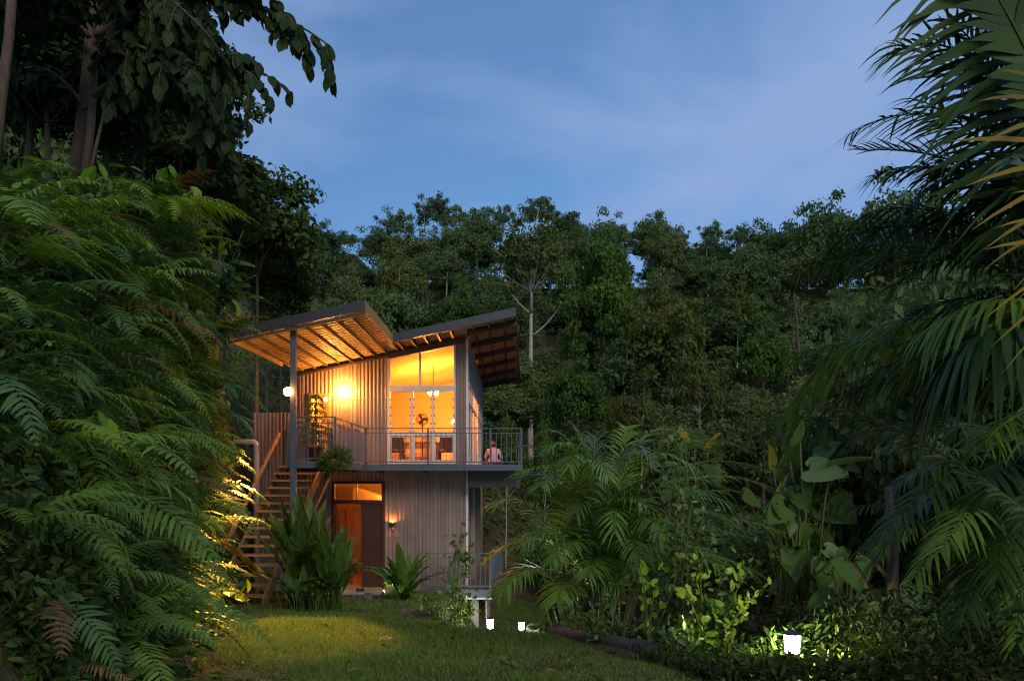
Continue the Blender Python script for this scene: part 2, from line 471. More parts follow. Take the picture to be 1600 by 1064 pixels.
# ---- bank undergrowth (one uncountable mass)
def make_undergrowth():
    n = 85000
    Y = 3.2 + 14.5 * rng.random(n) ** 1.2
    u = np.where(rng.random(n) < .65, -.15 + 1.25 * rng.random(n) * bank_w(Y), -.25 + 5.0 * rng.random(n))
    X = foot(Y) - u
    Z = gz(X, Y)
    e = .05
    gx = (gz(X + e, Y) - gz(X - e, Y)) / (2 * e); gy = (gz(X, Y + e) - gz(X, Y - e)) / (2 * e)
    Nn = unit(np.stack([-gx, -gy, np.ones(n)], 1))
    off = rng.random(n) ** 1.6 * (.26 * sstep(-.2, .6, u) + .05)
    C = np.stack([X, Y, Z], 1) + Nn * off[:, None]
    A = unit(Nn * .5 + rdir(n) * .9 + np.array([0, 0, -.45]))
    N = unit(Nn + rdir(n) * .6)
    L = .035 + .07 * rng.random(n); Wd = L * (.3 + .3 * rng.random(n))
    V, T = scatter(OV, C, A, N, L, Wd)
    o = link('undergrowth', mesh_tris('undergrowth', V, T, M['under']))
    tag(o, 'tangled small leaves covering the steep bank under the ferns', 'undergrowth', None, 'stuff')
make_undergrowth()
def make_hill_undergrowth():
    n = 90000
    Y = 27 + 62 * rng.random(n) ** .9
    X = (-.62 + 1.3 * rng.random(n)) * Y
    ok = ~((X > -8) & (X < .6) & (Y < 33)); X, Y = X[ok], Y[ok]; n = len(X)
    hgt = (.2 + 1.6 * (.5 + .5 * np.sin(X * .9 + 1.7 * np.sin(Y * .5))) * (.5 + .5 * np.sin(Y * .8 + 1.3 * np.sin(X * .6))))
    C = np.stack([X, Y, gz(X, Y) + rng.random(n) * hgt], 1)
    A = unit(rdir(n) + np.array([0, -.3, -.1])); N = unit(rdir(n) * .8 + np.array([0, -.3, .8]))
    L = .16 + .26 * rng.random(n); Wd = L * .5
    V, T = scatter(RH, C, A, N, L, Wd)
    tag(link('hillside_undergrowth', mesh_tris('hillside_undergrowth', V, T, M['tree_a'])), 'dark low scrub between the hillside trees', 'undergrowth', None, 'stuff')
make_hill_undergrowth()
def make_right_undergrowth():
    n = 34000
    Y = 5.6 + 15.6 * rng.random(n) ** 1.25
    X0 = rim(Y) + np.interp(Y, [6, 7.2, 7.8, 8.5, 9.8, 12, 15], [.35, .5, 1.4, 1.5, .9, 1.2, 2.2])
    X = X0 + (.75 * Y - X0) * rng.random(n)
    hgt = (.10 + .75 * sstep(0, 2.5, X - X0) * (.35 + .65 * (.5 + .5 * np.sin(X * 2 + 2 * np.sin(Y)))))
    ok = (X - 2.55) ** 2 + (Y - 6.75) ** 2 > .16
    X, Y, hgt = X[ok], Y[ok], hgt[ok]; n = len(X)
    C = np.stack([X, Y, gz(X, Y) + rng.random(n) * hgt], 1)
    A = unit(rdir(n) + np.array([0, -.2, .2])); N = unit(rdir(n) * .8 + np.array([0, -.2, .8]))
    L = .04 + .09 * rng.random(n) ** 1.5; Wd = L * .4
    V, T = scatter(OV, C, A, N, L, Wd)
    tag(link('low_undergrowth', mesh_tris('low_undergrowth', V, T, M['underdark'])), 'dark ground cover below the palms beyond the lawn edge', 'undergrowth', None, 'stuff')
make_right_undergrowth()
def make_litter():
    n = 1500
    Y = 5 + 11 * rng.random(n)
    X = np.where(rng.random(n) < .8, foot(Y) + .9 - np.abs(rng.normal(0, .5, n)) + .1, foot(Y) + (rim(Y) + 1.2 - foot(Y)) * rng.random(n))
    C = np.stack([X, Y, gz(X, Y) + .012], 1)
    A = unit(rdir(n) * np.array([1, 1, .2])); N = unit(rdir(n) * .35 + np.array([0, 0, 1]))
    L = .035 + .08 * rng.random(n) ** 2; V, T = scatter(OV, C, A, N, L, L * .4)
    tag(link('leaf_litter', mesh_tris('leaf_litter', V, T, M['litter'])), 'dry fallen leaves along the foot of the bank', 'leaf litter', None, 'stuff')
make_litter()
def make_weeds():
    k = 420
    Y = 5 + 13 * rng.random(k) ** 1.3; X = foot(Y) + .2 + (rim(Y) + .4 - foot(Y)) * rng.random(k)
    ok = ~((Y > 14.7) & (X < -3.2)); X, Y = X[ok], Y[ok]; k = len(X); m = 9
    C = np.repeat(np.stack([X, Y, gz(X, Y)], 1), m, 0); n = k * m
    A = unit(np.stack([rng.normal(0, 1, n), rng.normal(0, 1, n), .4 + .5 * rng.random(n)], 1)); L = np.repeat(.04 + .06 * rng.random(k), m) * (.6 + .6 * rng.random(n))
    V, T = scatter(OV, C, A, unit(rdir(n) * .3 + np.array([0, 0, 1])), L, L * .32)
    tag(link('weeds', mesh_tris('weeds', V, T, M['under2'])), 'low broad-leaved weeds and tufts dotted over the lawn', 'weeds', None, 'stuff')
make_weeds()

# ================================================================== house
FL = E + .33                   # upper floor level
def zr(X): return E + 3.55 + .213 * (X + 3.0)
WX = -1.2                      # right hand wall plane
YW = 20.5                      # front wall plane
YB = 31.0
house = thing('house', 'two storey corrugated steel house with warm lit windows and sloping roof', 'house', (-3.5, 20.5, 0))

def corr(x0, x1, z0, z1, per=.1, amp=.014):
    """corrugated panel in the x/z plane at y=0 (front faces -y); z0, z1 numbers or functions of x"""
    n = max(2, int((x1 - x0) / per * 6)); X = np.linspace(x0, x1, n + 1)
    ph = (X % per) / per
    dep = np.interp(ph, [0, .12, .5, .62, 1.0], [0, amp, amp, 0, 0])
    f0 = z0 if callable(z0) else (lambda x: z0 + 0 * x); f1 = z1 if callable(z1) else (lambda x: z1 + 0 * x)
    V = np.concatenate([np.stack([X, -dep, f0(X)], 1), np.stack([X, -dep, f1(X)], 1)])
    i = np.arange(n)
    T = np.concatenate([np.stack([i, i + 1, i + n + 2], 1), np.stack([i, i + n + 2, i + n + 1], 1)])
    return V, T
def front_panel(x0, x1, z0, z1):
    V, T = corr(x0, x1, z0, z1); V[:, 1] += YW
    W('wall_panel', MB().add(V, T), M['corr'], house)
top = lambda x: zr(x) - .2
for (x0, x1, z0, z1) in [(-6.9, -5.75, -.4, E + 1.75), (-5.75, -5.36, -.4, top), (-5.36, -4.9, -.4, FL), (-5.36, -4.9, E + 2.26, top), (-4.9, -4.8, -.4, top),
                         (-4.8, -3.4, 2.80, top), (-3.4, -3.32, -.4, top), (-3.32, -1.5, -.4, E + .38), (-1.5, WX, -.4, top)]:
    front_panel(x0, x1, z0, z1)
for (x0, x1, z) in [(-6.9, -3.4, FL + .02), (-3.4, WX, FL - .16), (-5.75, -5.4, E + 2.1), (-4.85, -3.34, E + 2.1), (-3.4, WX, 1.35)]:
    W('sheet_lap', MB().box(x0, x1, YW - .029, YW - .024, z, z + .012), M['corr'], house)
for x in (-5.6, -4.15, -2.55, -1.86):
    z1 = FL - .2 if x > -3.4 else float(top(x)); z0 = 2.85 if -4.8 < x < -3.4 else -.3
    W('sheet_joint', MB().box(x, x + .014, YW - .028, YW - .022, z0, z1), M['corr'], house)
# side wall, above the side windows and lower storey
def side_panel(y0, y1, z0, z1):
    V, T = corr(y0, y1, z0, z1); V = np.stack([WX - V[:, 1], V[:, 0], V[:, 2]], 1)
    W('wall_panel', MB().add(V, T), M['corr'], house)
side_panel(YW, YB, E + 2.62, float(zr(WX)) - .2)
side_panel(YW, YB, -.6, FL)
side_panel(YB - .5, YB, FL, E + 2.62)
side_panel(YW, YW + .3, FL, E + 2.62)
W('wall', MB().box(-5.75, WX - .02, YB, YB + .1, -.4, E + 3.0), M['corr'], house)
W('corner_post', MB().box(WX - .03, WX + .035, YW - .045, YW + .03, -.4, float(zr(WX)) - .2), M['frame'], house)
# pilasters on the lower side wall
for yy in (21.6, 23.2, 25.2):
    W('pilaster', MB().box(WX + .03, WX + .16, yy, yy + .22, -.4, FL - .15), M['corr'], house)

# interior lining: living room
def lining(boxes, name='lining', mat='plaster'):
    mb = MB()
    for b in boxes: mb.box(*b)
    return W(name, mb, M[mat], house)
LX, LY = -4.35, 27.6
lining([(LX, LX + .08, YW + .1, LY, FL, float(zr(LX)) - .1)])
# back wall with a dark window opening
bx0, bx1, bz0, bz1 = -2.44, -1.98, E + .98, E + 1.66
lining([(LX + .08, bx0, LY - .08, LY, FL, E + 4.0), (bx1, WX - .08, LY - .08, LY, FL, E + 4.0), (bx0, bx1, LY - .08, LY, FL, bz0), (bx0, bx1, LY - .08, LY, bz1, E + 4.0)])
W('ceiling', MB().hexa([(LX, YW + .06, zr(LX) - .3), (WX - .04, YW + .06, zr(WX) - .3), (WX - .04, LY, zr(WX) - .3), (LX, LY, zr(LX) - .3)],
                      [(LX, YW + .06, zr(LX) - .27), (WX - .04, YW + .06, zr(WX) - .27), (WX - .04, LY, zr(WX) - .27), (LX, LY, zr(LX) - .27)]), M['plaster'], house)
lining([(LX, -3.34, YW + .05, YW + .12, FL, E + 3.0)])
W('floor_slab', MB().box(-5.72, WX - .03, YW + .05, YB - .05, FL - .2, FL), M['floorwood'], house)
# upper left room behind the glazed door
lining([(-5.74, -5.66, YW + .1, 23.4, FL, E + 2.6), (-5.74, LX - .02, 23.4, 23.5, FL, E + 2.6), (-5.74, LX - .02, YW + .1, 23.5, E + 2.6, E + 2.66),
        (-5.74, -5.38, YW + .04, YW + .1, FL, E + 2.6), (-4.88, LX - .02, YW + .04, YW + .1, FL, E + 2.6), (-5.38, -4.88, YW + .04, YW + .1, E + 2.27, E + 2.6)])
# entrance hall
lining([(-5.6, -5.5, YW + .1, 24.2, 0, 2.95), (-2.9, -2.8, YW + .1, 24.2, 0, 2.95), (-5.6, -2.8, 24.2, 24.3, 0, 2.95), (-5.6, -2.8, YW + .06, 24.3, 2.95, 3.0),
        (-5.6, -4.82, YW + .05, YW + .1, 0, 2.95), (-3.38, -2.8, YW + .05, YW + .1, 0, 2.95), (-4.82, -3.38, YW + .05, YW + .1, 2.82, 2.95)])
W('hall_floor', MB().box(-5.6, -2.8, YW - .05, 24.3, -.08, -.003), M['floorwood'], house)
# stair-like sloping soffit seen through the transom
W('hall_soffit', MB().hexa([(-4.6, 22.2, 2.28), (-3.7, 22.2, 2.22), (-3.7, 23.6, 2.22), (-4.6, 23.6, 2.28)], [(-4.6, 22.2, 2.62), (-3.7, 22.2, 2.34), (-3.7, 23.6, 2.34), (-4.6, 23.6, 2.62)]), M['plaster'], house)

# ---- roof
roof = W('roof', MB().hexa([(-5.75, 19.12, zr(-5.75) - .05), (.07, 19.12, zr(.07) - .05), (.31, 32.0, zr(.31) - .05), (-5.75, 32, zr(-5.75) - .05)],
                           [(-5.75, 19.12, zr(-5.75)), (.07, 19.12, zr(.07)), (.31, 32.0, zr(.31)), (-5.75, 32, zr(-5.75))]), M['roofmetal'], house)
def corr_roof(x0, x1a, x1b, y0, y1, dz):
    per = .11; n = int((y1 - y0) / per * 5); Yv = np.linspace(y0, y1, n + 1)
    dep = np.interp((Yv % per) / per, [0, .2, .5, .7, 1.], [0, .035, .035, 0, 0])
    x1 = np.interp(Yv, [y0, y1], [x1a, x1b])
    V = np.concatenate([np.stack([0 * Yv + x0, Yv, zr(x0) - dz - dep], 1), np.stack([x1, Yv, zr(x1) - dz - dep], 1)])
    i = np.arange(n)
    T = np.concatenate([np.stack([i, i + n + 2, i + 1], 1), np.stack([i, i + n + 1, i + n + 2], 1)])
    return MB().add(V, T)
W('roof_sheet', corr_roof(-5.75, .07, .31, 19.13, 32, .06), M['roofmetal'], roof)
W('roof_sheet', MB().hexa([(-5.7, 15.5, zr(-5.7) - .05), (-3.0, 15.5, zr(-3) - .05), (-3.0, 19.115, zr(-3) - .05), (-5.7, 19.115, zr(-5.7) - .05)],
                          [(-5.7, 15.5, zr(-5.7)), (-3.0, 15.5, zr(-3)), (-3.0, 19.115, zr(-3)), (-5.7, 19.115, zr(-5.7))]), M['roofmetal'], roof)
W('roof_sheet', corr_roof(-5.7, -3.0, -3.0, 15.51, 19.11, .06), M['rafter'], roof)
def slopebar(x0, x1, y, w, h, dz, mat, name):
    W(name, MB().hexa([(x0, y, zr(x0) - dz - h), (x1, y, zr(x1) - dz - h), (x1, y + w, zr(x1) - dz - h), (x0, y + w, zr(x0) - dz - h)],
                      [(x0, y, zr(x0) - dz), (x1, y, zr(x1) - dz), (x1, y + w, zr(x1) - dz), (x0, y + w, zr(x0) - dz)]), M[mat], roof)
slopebar(-5.72, -2.96, 15.45, .045, .21, -.03, 'fascia', 'fascia')
slopebar(-2.955, .1, 19.06, .045, .22, -.03, 'fascia', 'fascia')
slopebar(-5.72, -2.96, 15.497, .03, .06, .20, 'rafter', 'fascia_batten')
# gutter along the notch and the low left verge
W('gutter', MB().hexa([(-3.0, 15.5, zr(-3) - .20), (-2.955, 15.5, zr(-3) - .20), (-2.955, 19.06, zr(-3) - .20), (-3.0, 19.06, zr(-3) - .20)],
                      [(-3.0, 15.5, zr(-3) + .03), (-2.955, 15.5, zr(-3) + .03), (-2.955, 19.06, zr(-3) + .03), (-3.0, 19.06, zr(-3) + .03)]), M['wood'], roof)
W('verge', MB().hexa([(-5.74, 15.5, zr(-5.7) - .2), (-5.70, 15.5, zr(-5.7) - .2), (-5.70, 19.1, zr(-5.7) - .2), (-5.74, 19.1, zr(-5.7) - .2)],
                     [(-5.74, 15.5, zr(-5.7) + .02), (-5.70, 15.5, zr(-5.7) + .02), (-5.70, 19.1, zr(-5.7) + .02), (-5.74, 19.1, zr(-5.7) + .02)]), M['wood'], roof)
W('verge', MB().hexa([(.07, 19.1, zr(.07) - .14), (.1, 19.1, zr(.07) - .14), (.35, 32., zr(.31) - .14), (.31, 32, zr(.31) - .14)],
                     [(.07, 19.1, zr(.07) + .03), (.1, 19.1, zr(.07) + .03), (.35, 32., zr(.31) + .03), (.31, 32, zr(.31) + .03)]), M['fascia'], roof)
slopebar(-5.75, .33, 31.95, .05, .22, -.02, 'fascia', 'fascia')
yy = 15.53; k = 0
while yy < 20.35:
    x1 = -3.02 if yy < 19.05 else -3.3
    slopebar(-5.68, x1, yy, .155, .02, .1, 'slat', 'soffit_slat'); yy += .235
def rafter(x, y0, y1, w=.04, h=.075, dz=.10):
    W('rafter', MB().box(x - w / 2, x + w / 2, y0, y1, float(zr(x)) - dz - h, float(zr(x)) - dz + .01), M['rafter'], roof)
for k in range(9):
    rafter(-5.55 + k * .317, 15.5, 20.46)
for k in range(10):
    x = -2.86 + k * .33
    if x < -1.25: rafter(x, 19.1, 20.46, .05, .10)
for x in (-.98, -.6, -.2):
    rafter(x, 19.15, 31.9, .05, .07)
for yy in (19.9, 21.8, 23.9, 26.2, 28.8, 31.2):
    slopebar(WX + .04, .12, yy, .07, .15, .10, 'rafter', 'outrigger')
slopebar(-3.3, -1.25, 20.40, .05, .10, .21, 'rafter', 'wall_plate')
slopebar(-5.75, -3.3, 20.40, .05, .06, .21, 'rafter', 'wall_plate')

# ---- big front window
win = W('window', MB().box(-3.32, -3.25, YW - .05, YW + .07, E + .38, float(top(-3.32))).box(-1.55, -1.5, YW - .05, YW + .07, E + .38, float(top(-1.5)))
        .box(-3.25, -1.55, YW - .06, YW + .07, E + 2.31, E + 2.46).box(-3.25, -1.55, YW - .05, YW + .07, E + .38, E + .45)
        .box(-3.25, -1.55, YW - .045, YW + .06, E + 1.13, E + 1.23)
        .box(-2.48, -2.43, YW - .045, YW + .065, E + 2.46, float(top(-2.45))).box(-2.70, -2.63, YW - .052, YW + .065, E + .45, E + 2.31).box(-2.14, -2.08, YW - .052, YW + .065, E + .45, E + 2.31)
        .hexa([(-3.25, YW - .05, zr(-3.25) - .33), (-1.55, YW - .05, zr(-1.55) - .33), (-1.55, YW + .06, zr(-1.55) - .33), (-3.25, YW + .06, zr(-3.25) - .33)],
              [(-3.25, YW - .05, zr(-3.25) - .19), (-1.55, YW - .05, zr(-1.55) - .19), (-1.55, YW + .06, zr(-1.55) - .19), (-3.25, YW + .06, zr(-3.25) - .19)]), M['frame'], house)
for x0, x1 in ((-3.25, -2.48), (-2.43, -1.55)):
    z0 = E + 2.46
    W('pane', MB().hexa([(x0, YW, z0), (x1, YW, z0), (x1, YW + .006, z0), (x0, YW + .006, z0)],
                        [(x0, YW, zr(x0) - .33), (x1, YW, zr(x1) - .33), (x1, YW + .006, zr(x1) - .33), (x0, YW + .006, zr(x0) - .33)]), M['glass'], win)
for x0, x1 in ((-3.25, -2.70), (-2.63, -2.14), (-2.08, -1.55)):
    W('pane', MB().box(x0, x1, YW, YW + .006, E + .45, E + 1.13), M['glass'], win)
    W('sash', MB().box(x0, x0 + .035, YW - .02, YW + .03, E + .45, E + 1.13).box(x1 - .035, x1, YW - .02, YW + .03, E + .45, E + 1.13).box(x0 + .035, x1 - .035, YW - .02, YW + .03, E + .45, E + .49).box(x0 + .035, x1 - .035, YW - .02, YW + .03, E + 1.09, E + 1.13), M['frame'], win)
    n = 10; dz = (2.31 - 1.23) / n
    me = MB().hexa([(x0, -.03, 0), (x1, -.03, 0), (x1, -.024, .004), (x0, -.024, .004)], [(x0, .028, dz + .012), (x1, .028, dz + .012), (x1, .034, dz + .012), (x0, .034, dz + .012)]).mesh('louvre_blade', M['glass'])
    lipm = MB().box(x0, x1, -.036, -.024, -.004, .005).mesh('louvre_clip', M['darksteel'])
    for k in range(n):
        o = wlink('louvre_blade', me, win); o.location = (0, YW, E + 1.23 + k * dz)
        if k % 2 == 0:
            o2 = link('louvre_clip', MB().box(x0, x0 + .03, -.045, -.02, -.01, .03).box(x1 - .03, x1, -.045, -.02, -.01, .03).mesh('louvre_clip', M['darksteel']), win)
            o2.location = (0, YW, E + 1.23 + k * dz)

# ---- side windows
sw = W('window', MB().box(WX - .04, WX + .04, YW + .3, YB - .5, E + 2.52, E + 2.62).box(WX - .04, WX + .04, YW + .3, YB - .5, E + 2.02, E + 2.10).box(WX - .04, WX + .04, YW + .3, YB - .5, FL, FL + .08), M['frame'], house)
for k in range(19):
    yy = YW + .3 + k * .53
    W('mullion', MB().box(WX - .03, WX + .03, yy, yy + .04, E + 2.10, E + 2.52), M['frame'], sw)
for k in range(8):
    yy = YW + .3 + k * 1.33
    W('mullion', MB().box(WX - .035, WX + .035, yy, yy + .09, FL + .08, E + 2.02), M['frame'], sw)
    if k < 7:
        W('pane', MB().box(WX - .004, WX + .004, yy + .09, yy + 1.33, FL + .08, E + 2.02), M['glass'], sw)
W('pane', MB().box(WX - .004, WX + .004, YW + .34, YB - .54, E + 2.10, E + 2.52), M['glass'], sw)

# ---- upper glazed door
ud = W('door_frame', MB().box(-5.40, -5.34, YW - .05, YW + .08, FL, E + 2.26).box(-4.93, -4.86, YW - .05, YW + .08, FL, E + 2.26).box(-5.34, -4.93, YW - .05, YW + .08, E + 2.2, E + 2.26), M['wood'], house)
W('pane', MB().box(-5.34, -4.93, YW, YW + .006, FL + .03, E + 2.2), M['glass'], ud)
W('door_rail', MB().box(-5.34, -4.93, YW - .02, YW + .03, FL + .85, FL + .95), M['wood'], ud)

# ---- entrance
ent = W('door_frame', MB().box(-4.80, -4.73, YW - .06, YW + .1, -.02, 2.82).box(-3.47, -3.40, YW - .06, YW + .1, -.02, 2.82).box(-4.73, -3.47, YW - .06, YW + .1, 2.75, 2.82).box(-4.73, -3.47, YW - .06, YW + .1, 2.22, 2.32), M['darkdoor'], house)
W('transom_pane', MB().box(-4.73, -3.47, YW, YW + .006, 2.32, 2.75), M['glass'], ent)
W('transom_bar', MB().box(-4.15, -4.13, YW - .03, YW + .04, 2.32, 2.75), M['darkdoor'], ent)
# right leaf closed
dl = W('door', MB().box(-4.02, -3.475, YW - .01, YW + .035, 0, 2.215), M['darkdoor'], house)
for z0, z1 in ((.2, .95), (1.1, 2.05)):
    W('door_panel', MB().box(-3.93, -3.57, YW - .025, YW - .011, z0, z1), M['darkdoor'], dl)
# left leaf open inward
a_ = R(62)
lm = MB().box(0, .66, -.02, .025, 0, 2.21)
ol = W('door', MB().add(*[(lambda V, T: (np.stack([-4.72 + V[:, 0] * math.cos(a_) * 1.0 - V[:, 1] * math.sin(a_), YW + .09 + V[:, 0] * math.sin(a_) + V[:, 1] * math.cos(a_), V[:, 2]], 1), T))(np.concatenate(lm.V), np.concatenate(lm.T))][0]), M['doorwood'], house)
def on_leaf(x0, x1, z0, z1, t0, t1):
    m_ = MB().box(x0, x1, t0, t1, z0, z1); V = np.concatenate(m_.V)
    return MB().add(np.stack([-4.72 + V[:, 0] * math.cos(a_) - V[:, 1] * math.sin(a_), YW + .09 + V[:, 0] * math.sin(a_) + V[:, 1] * math.cos(a_), V[:, 2]], 1), np.concatenate(m_.T))
for z0, z1 in ((.2, .95), (1.1, 2.05)):
    for x0, x1 in ((.08, .3), (.37, .58)):
        W('door_panel', on_leaf(x0, x1, z0, z1, -.035, -.021), M['doorwood'], ol)
W('door_handle', on_leaf(.6, .625, .98, 1.12, -.07, -.021), M['frame'], ol)

# ---- balcony and landing
balc = W('balcony', MB().box(-3.70, .22, 19.45, YW - .05, FL - .06, FL).box(-4.6, -3.7, 15.85, YW - .05, FL - .06, FL - .001).box(-6.0, -4.6, 19.75, YW - .05, FL - .06, FL - .002).box(WX + .06, .22, YW - .05, 27, FL - .06, FL), M['floorwood'], house)
def B(name, mb, mat='steel'): return W(name, mb, M[mat], balc)
B('edge_beam', MB().box(-3.75, .27, 19.40, 19.45, FL - .14, FL + .015))
B('edge_beam', MB().box(.22, .27, 19.45, 27.0, FL - .14, FL + .015))
B('edge_beam', MB().box(-4.65, -3.62, 15.80, 15.85, FL - .12, FL + .015))
B('edge_beam', MB().box(-3.70, -3.65, 15.85, 19.40, FL - .14, FL + .012))
B('edge_beam', MB().box(-4.65, -4.60, 15.85, 19.75, FL - .14, FL + .012))
for xx in (-3.4, -2.3, -1.25):
    B('joist', MB().box(xx - .03, xx + .03, 19.46, YW - .06, FL - .2, FL - .062), 'darksteel')
for yy in (20.0, 21.8, 23.4, 25.2, 26.8):
    B('joist', MB().box(WX + .05, .21, yy, yy + .12, FL - .56, FL - .063), 'darksteel')
for yy in (16.6, 17.6, 18.6):
    B('joist', MB().box(-4.59, -3.71, yy, yy + .06, FL - .18, FL - .063), 'darksteel')
RH_ = .93
post_me = MB().box(-.022, .022, -.022, .022, 0, RH_ + .005).mesh('railing_post', M['steel'])
bal_me = MB().box(-.008, .008, -.008, .008, .08, RH_ - .12).mesh('baluster', M['steel'])
def railing(a, b, z, parent, posts=(), sp=.125, h=RH_):
    a = Vector((a[0], a[1], z)); b = Vector((b[0], b[1], z)); L = (b - a).length; d = (b - a) / L
    up = Vector((0, 0, 1))
    for zz, w, hh in ((h, .045, .025), (h - .12, .025, .02), (.08, .025, .025)):
        W('rail', MB().bar(a + up * zz, b + up * zz, w, hh), M['steel'], parent)
    n = int(L / sp)
    root = parent
    while root.parent: root = root.parent
    inv = Matrix.Translation(-root.location) if parent is root else None
    for k in range(1, n):
        o = link('baluster', bal_me, parent); o.location = a + d * (L * k / n)
        if inv: o.matrix_parent_inverse = inv
    for t in posts:
        o = link('railing_post', post_me, parent); o.location = a + d * (L * t)
        if inv: o.matrix_parent_inverse = inv
railing((-3.70, 19.43), (.24, 19.43), FL, balc, (0, .4, .8, 1))
railing((.24, 19.43), (.24, 26.9), FL, balc, (.25, .5, .75, 1))
railing((-4.62, 15.83), (-3.64, 15.83), FL, balc, (.02, 1))
railing((-3.67, 15.83), (-3.67, 19.4), FL, balc, (.5,))
railing((-4.62, 15.9), (-4.62, 19.7), FL, balc, (.5, 1))
railing((-6.0, 20.3), (-5.42, 20.3), FL, balc, (0, 1))

# porch post
W('porch_post', MB().box(-4.53, -4.42, 15.68, 15.79, float(gz(-4.5, 15.7)) - .1, float(zr(-4.5)) - .06), M['steel'], house)

# doorstep slab and lower deck
step = link('doorstep', MB().box(-4.98, -3.2, 19.25, YW - .06, -.22, -.07).mesh('doorstep', M['concrete']))
tag(step, 'low grey concrete doorstep below the open front door', 'step')
deck = thing('deck', 'low deck with blue grey railing beside the corrugated wall', 'deck', (-1.4, 19.7, 0))
dk = [(-2.2, 19.68), (-.56, 19.68), (-.3, 22.9), (-.3, 26.), (WX + .04, 26.), (WX + .04, YW - .04), (-2.2, YW - .04)]
# planks across the deck
k = 0; y = 19.68
while y < 26:
    x1 = np.interp(y + .05, [19.68, 22.9, 26], [-.56, -.3, -.3]); x0 = -2.2 if y + .115 < YW - .03 else WX + .045
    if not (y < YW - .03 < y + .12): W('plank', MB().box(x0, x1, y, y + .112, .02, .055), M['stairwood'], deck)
    y += .12
W('edge_beam', MB().box(-2.22, -.54, 19.63, 19.675, -.14, .06), M['steel'], deck)
W('edge_beam', MB().bar((-.545, 19.66, -.02), (-.285, 22.9, -.02), .04, .17), M['steel'], deck)
W('soffit', MB().box(-1.25, -.58, 19.70, 20.4, -.16, -.02), M['frame'], deck)
W('soffit', MB().box(-1.3, -.52, 19.6, 19.67, -.19, -.142), M['frame'], deck)
railing((-2.2, 19.66), (-.56, 19.66), .06, deck, (0, 1))
railing((-.56, 19.66), (-.3, 22.9), .06, deck, (.5, 1), sp=.11)
W('pier', MB().box(-1.06, -.86, 19.75, 19.95, -1.9, -.16), M['concrete'], deck)
W('pier', MB().box(-.74, -.60, 20.9, 21.05, -1.9, -.16), M['concrete'], deck)
W('drain_pipe', MB().tube([(-.66, 19.8, -.16), (-.66, 19.8, -.7)], .02, 6), M['frame'], deck)

# ---- staircase
st = thing('staircase', 'open timber staircase climbing to the porch landing', 'staircase', (-5.45, 15.4, float(gz(-5.45, 15.4))))
zb = float(gz(-5.45, 15.4)) + .02; nst = 16; rise = (FL - .01 - zb) / nst; run = (19.75 - 15.4) / nst
tr = MB().box(-.49, .49, 0, .25, -.04, 0).mesh('tread', M['stairwood'])
nos = MB().box(-.49, .49, -.012, 0, -.045, .004).mesh('tread_nosing', M['wood'])
for k in range(nst):
    o = wlink('tread', tr, st); o.location = (-5.45, 15.4 + k * run, zb + (k + 1) * rise)
    o2 = link('tread_nosing', nos, o)
for sx in (-5.97, -4.95):
    W('stringer', MB().hexa([(sx, 15.2, zb - .12), (sx + .05, 15.2, zb - .12), (sx + .05, 19.75, FL - .30), (sx, 19.75, FL - .30)],
                            [(sx, 15.2, zb + .14), (sx + .05, 15.2, zb + .14), (sx + .05, 19.75, FL - .05), (sx, 19.75, FL - .05)]), M['stairwood'], st)
W('handrail', MB().bar((-5.98, 15.9, zb + 1.05), (-5.98, 19.75, FL + .82), .05, .09), M['wood'], st)
for k in range(7):
    yy = 15.9 + k * .64; zz = zb + (yy - 15.2) / 4.55 * (FL - .05 - zb)
    W('baluster', MB().box(-6.0, -5.97, yy, yy + .03, zz, zz + .92), M['steel'], st)
W('brace', MB().bar((-4.55, 19.2, FL - .2), (-4.75, 17.2, 1.5), .07, .1), M['wood'], st)
pad = link('paving_slab', MB().box(-6.1, -4.75, 14.75, 15.38, zb - .25, zb - .01).mesh('paving_slab', M['concrete']))
tag(pad, 'pale concrete slab at the foot of the timber staircase', 'slab')

# ---- drain pipe left of the stairs
dp = link('drain_pipe', MB().tube([(-7.1, 19.6, E + .92), (-6.62, 19.6, E + .92), (-6.55, 19.6, E + .9), (-6.52, 19.6, E + .83), (-6.52, 19.6, E + .6), (-6.52, 19.6, -.1)], .075, 10).mesh('drain_pipe', M['pipe'], True))
tag(dp, 'pale bent drain pipe standing left of the timber staircase', 'pipe')

# ---- lamps
def globe(r, n=12): return lathe([(0.001, -r)] + [(r * math.cos(t), r * math.sin(t)) for t in np.linspace(-1.3, 1.3, 9)] + [(0.001, r)], n)
def wall_lamp(px, py, label):
    p = P(px, py, YW - .24)
    t = thing('wall_lamp', label, 'lamp', p, group=None)
    V, T = globe(.10); link('globe', mesh_tris('globe', V, T, M['bulb'], True), t)
    link('bracket', MB().box(-.02, .02, .08, .21, -.02, .02).box(-.06, .06, .205, .215, -.08, .08).mesh('bracket', M['darksteel']), t)
    return t
p = P(450, 612, 15.70)
wl = thing('porch_lamp', 'glowing globe lamp fixed to the porch post above the stairs', 'lamp', p)
V, T = globe(.09); link('globe', mesh_tris('globe', V, T, M['postbulb'], True), wl)
link('bracket', MB().box(.02, -4.531 - p.x, -.015, .015, -.015, .015).box(-4.545 - p.x, -4.532 - p.x, -.05, .05, -.07, .07).mesh('bracket', M['darksteel']), wl)
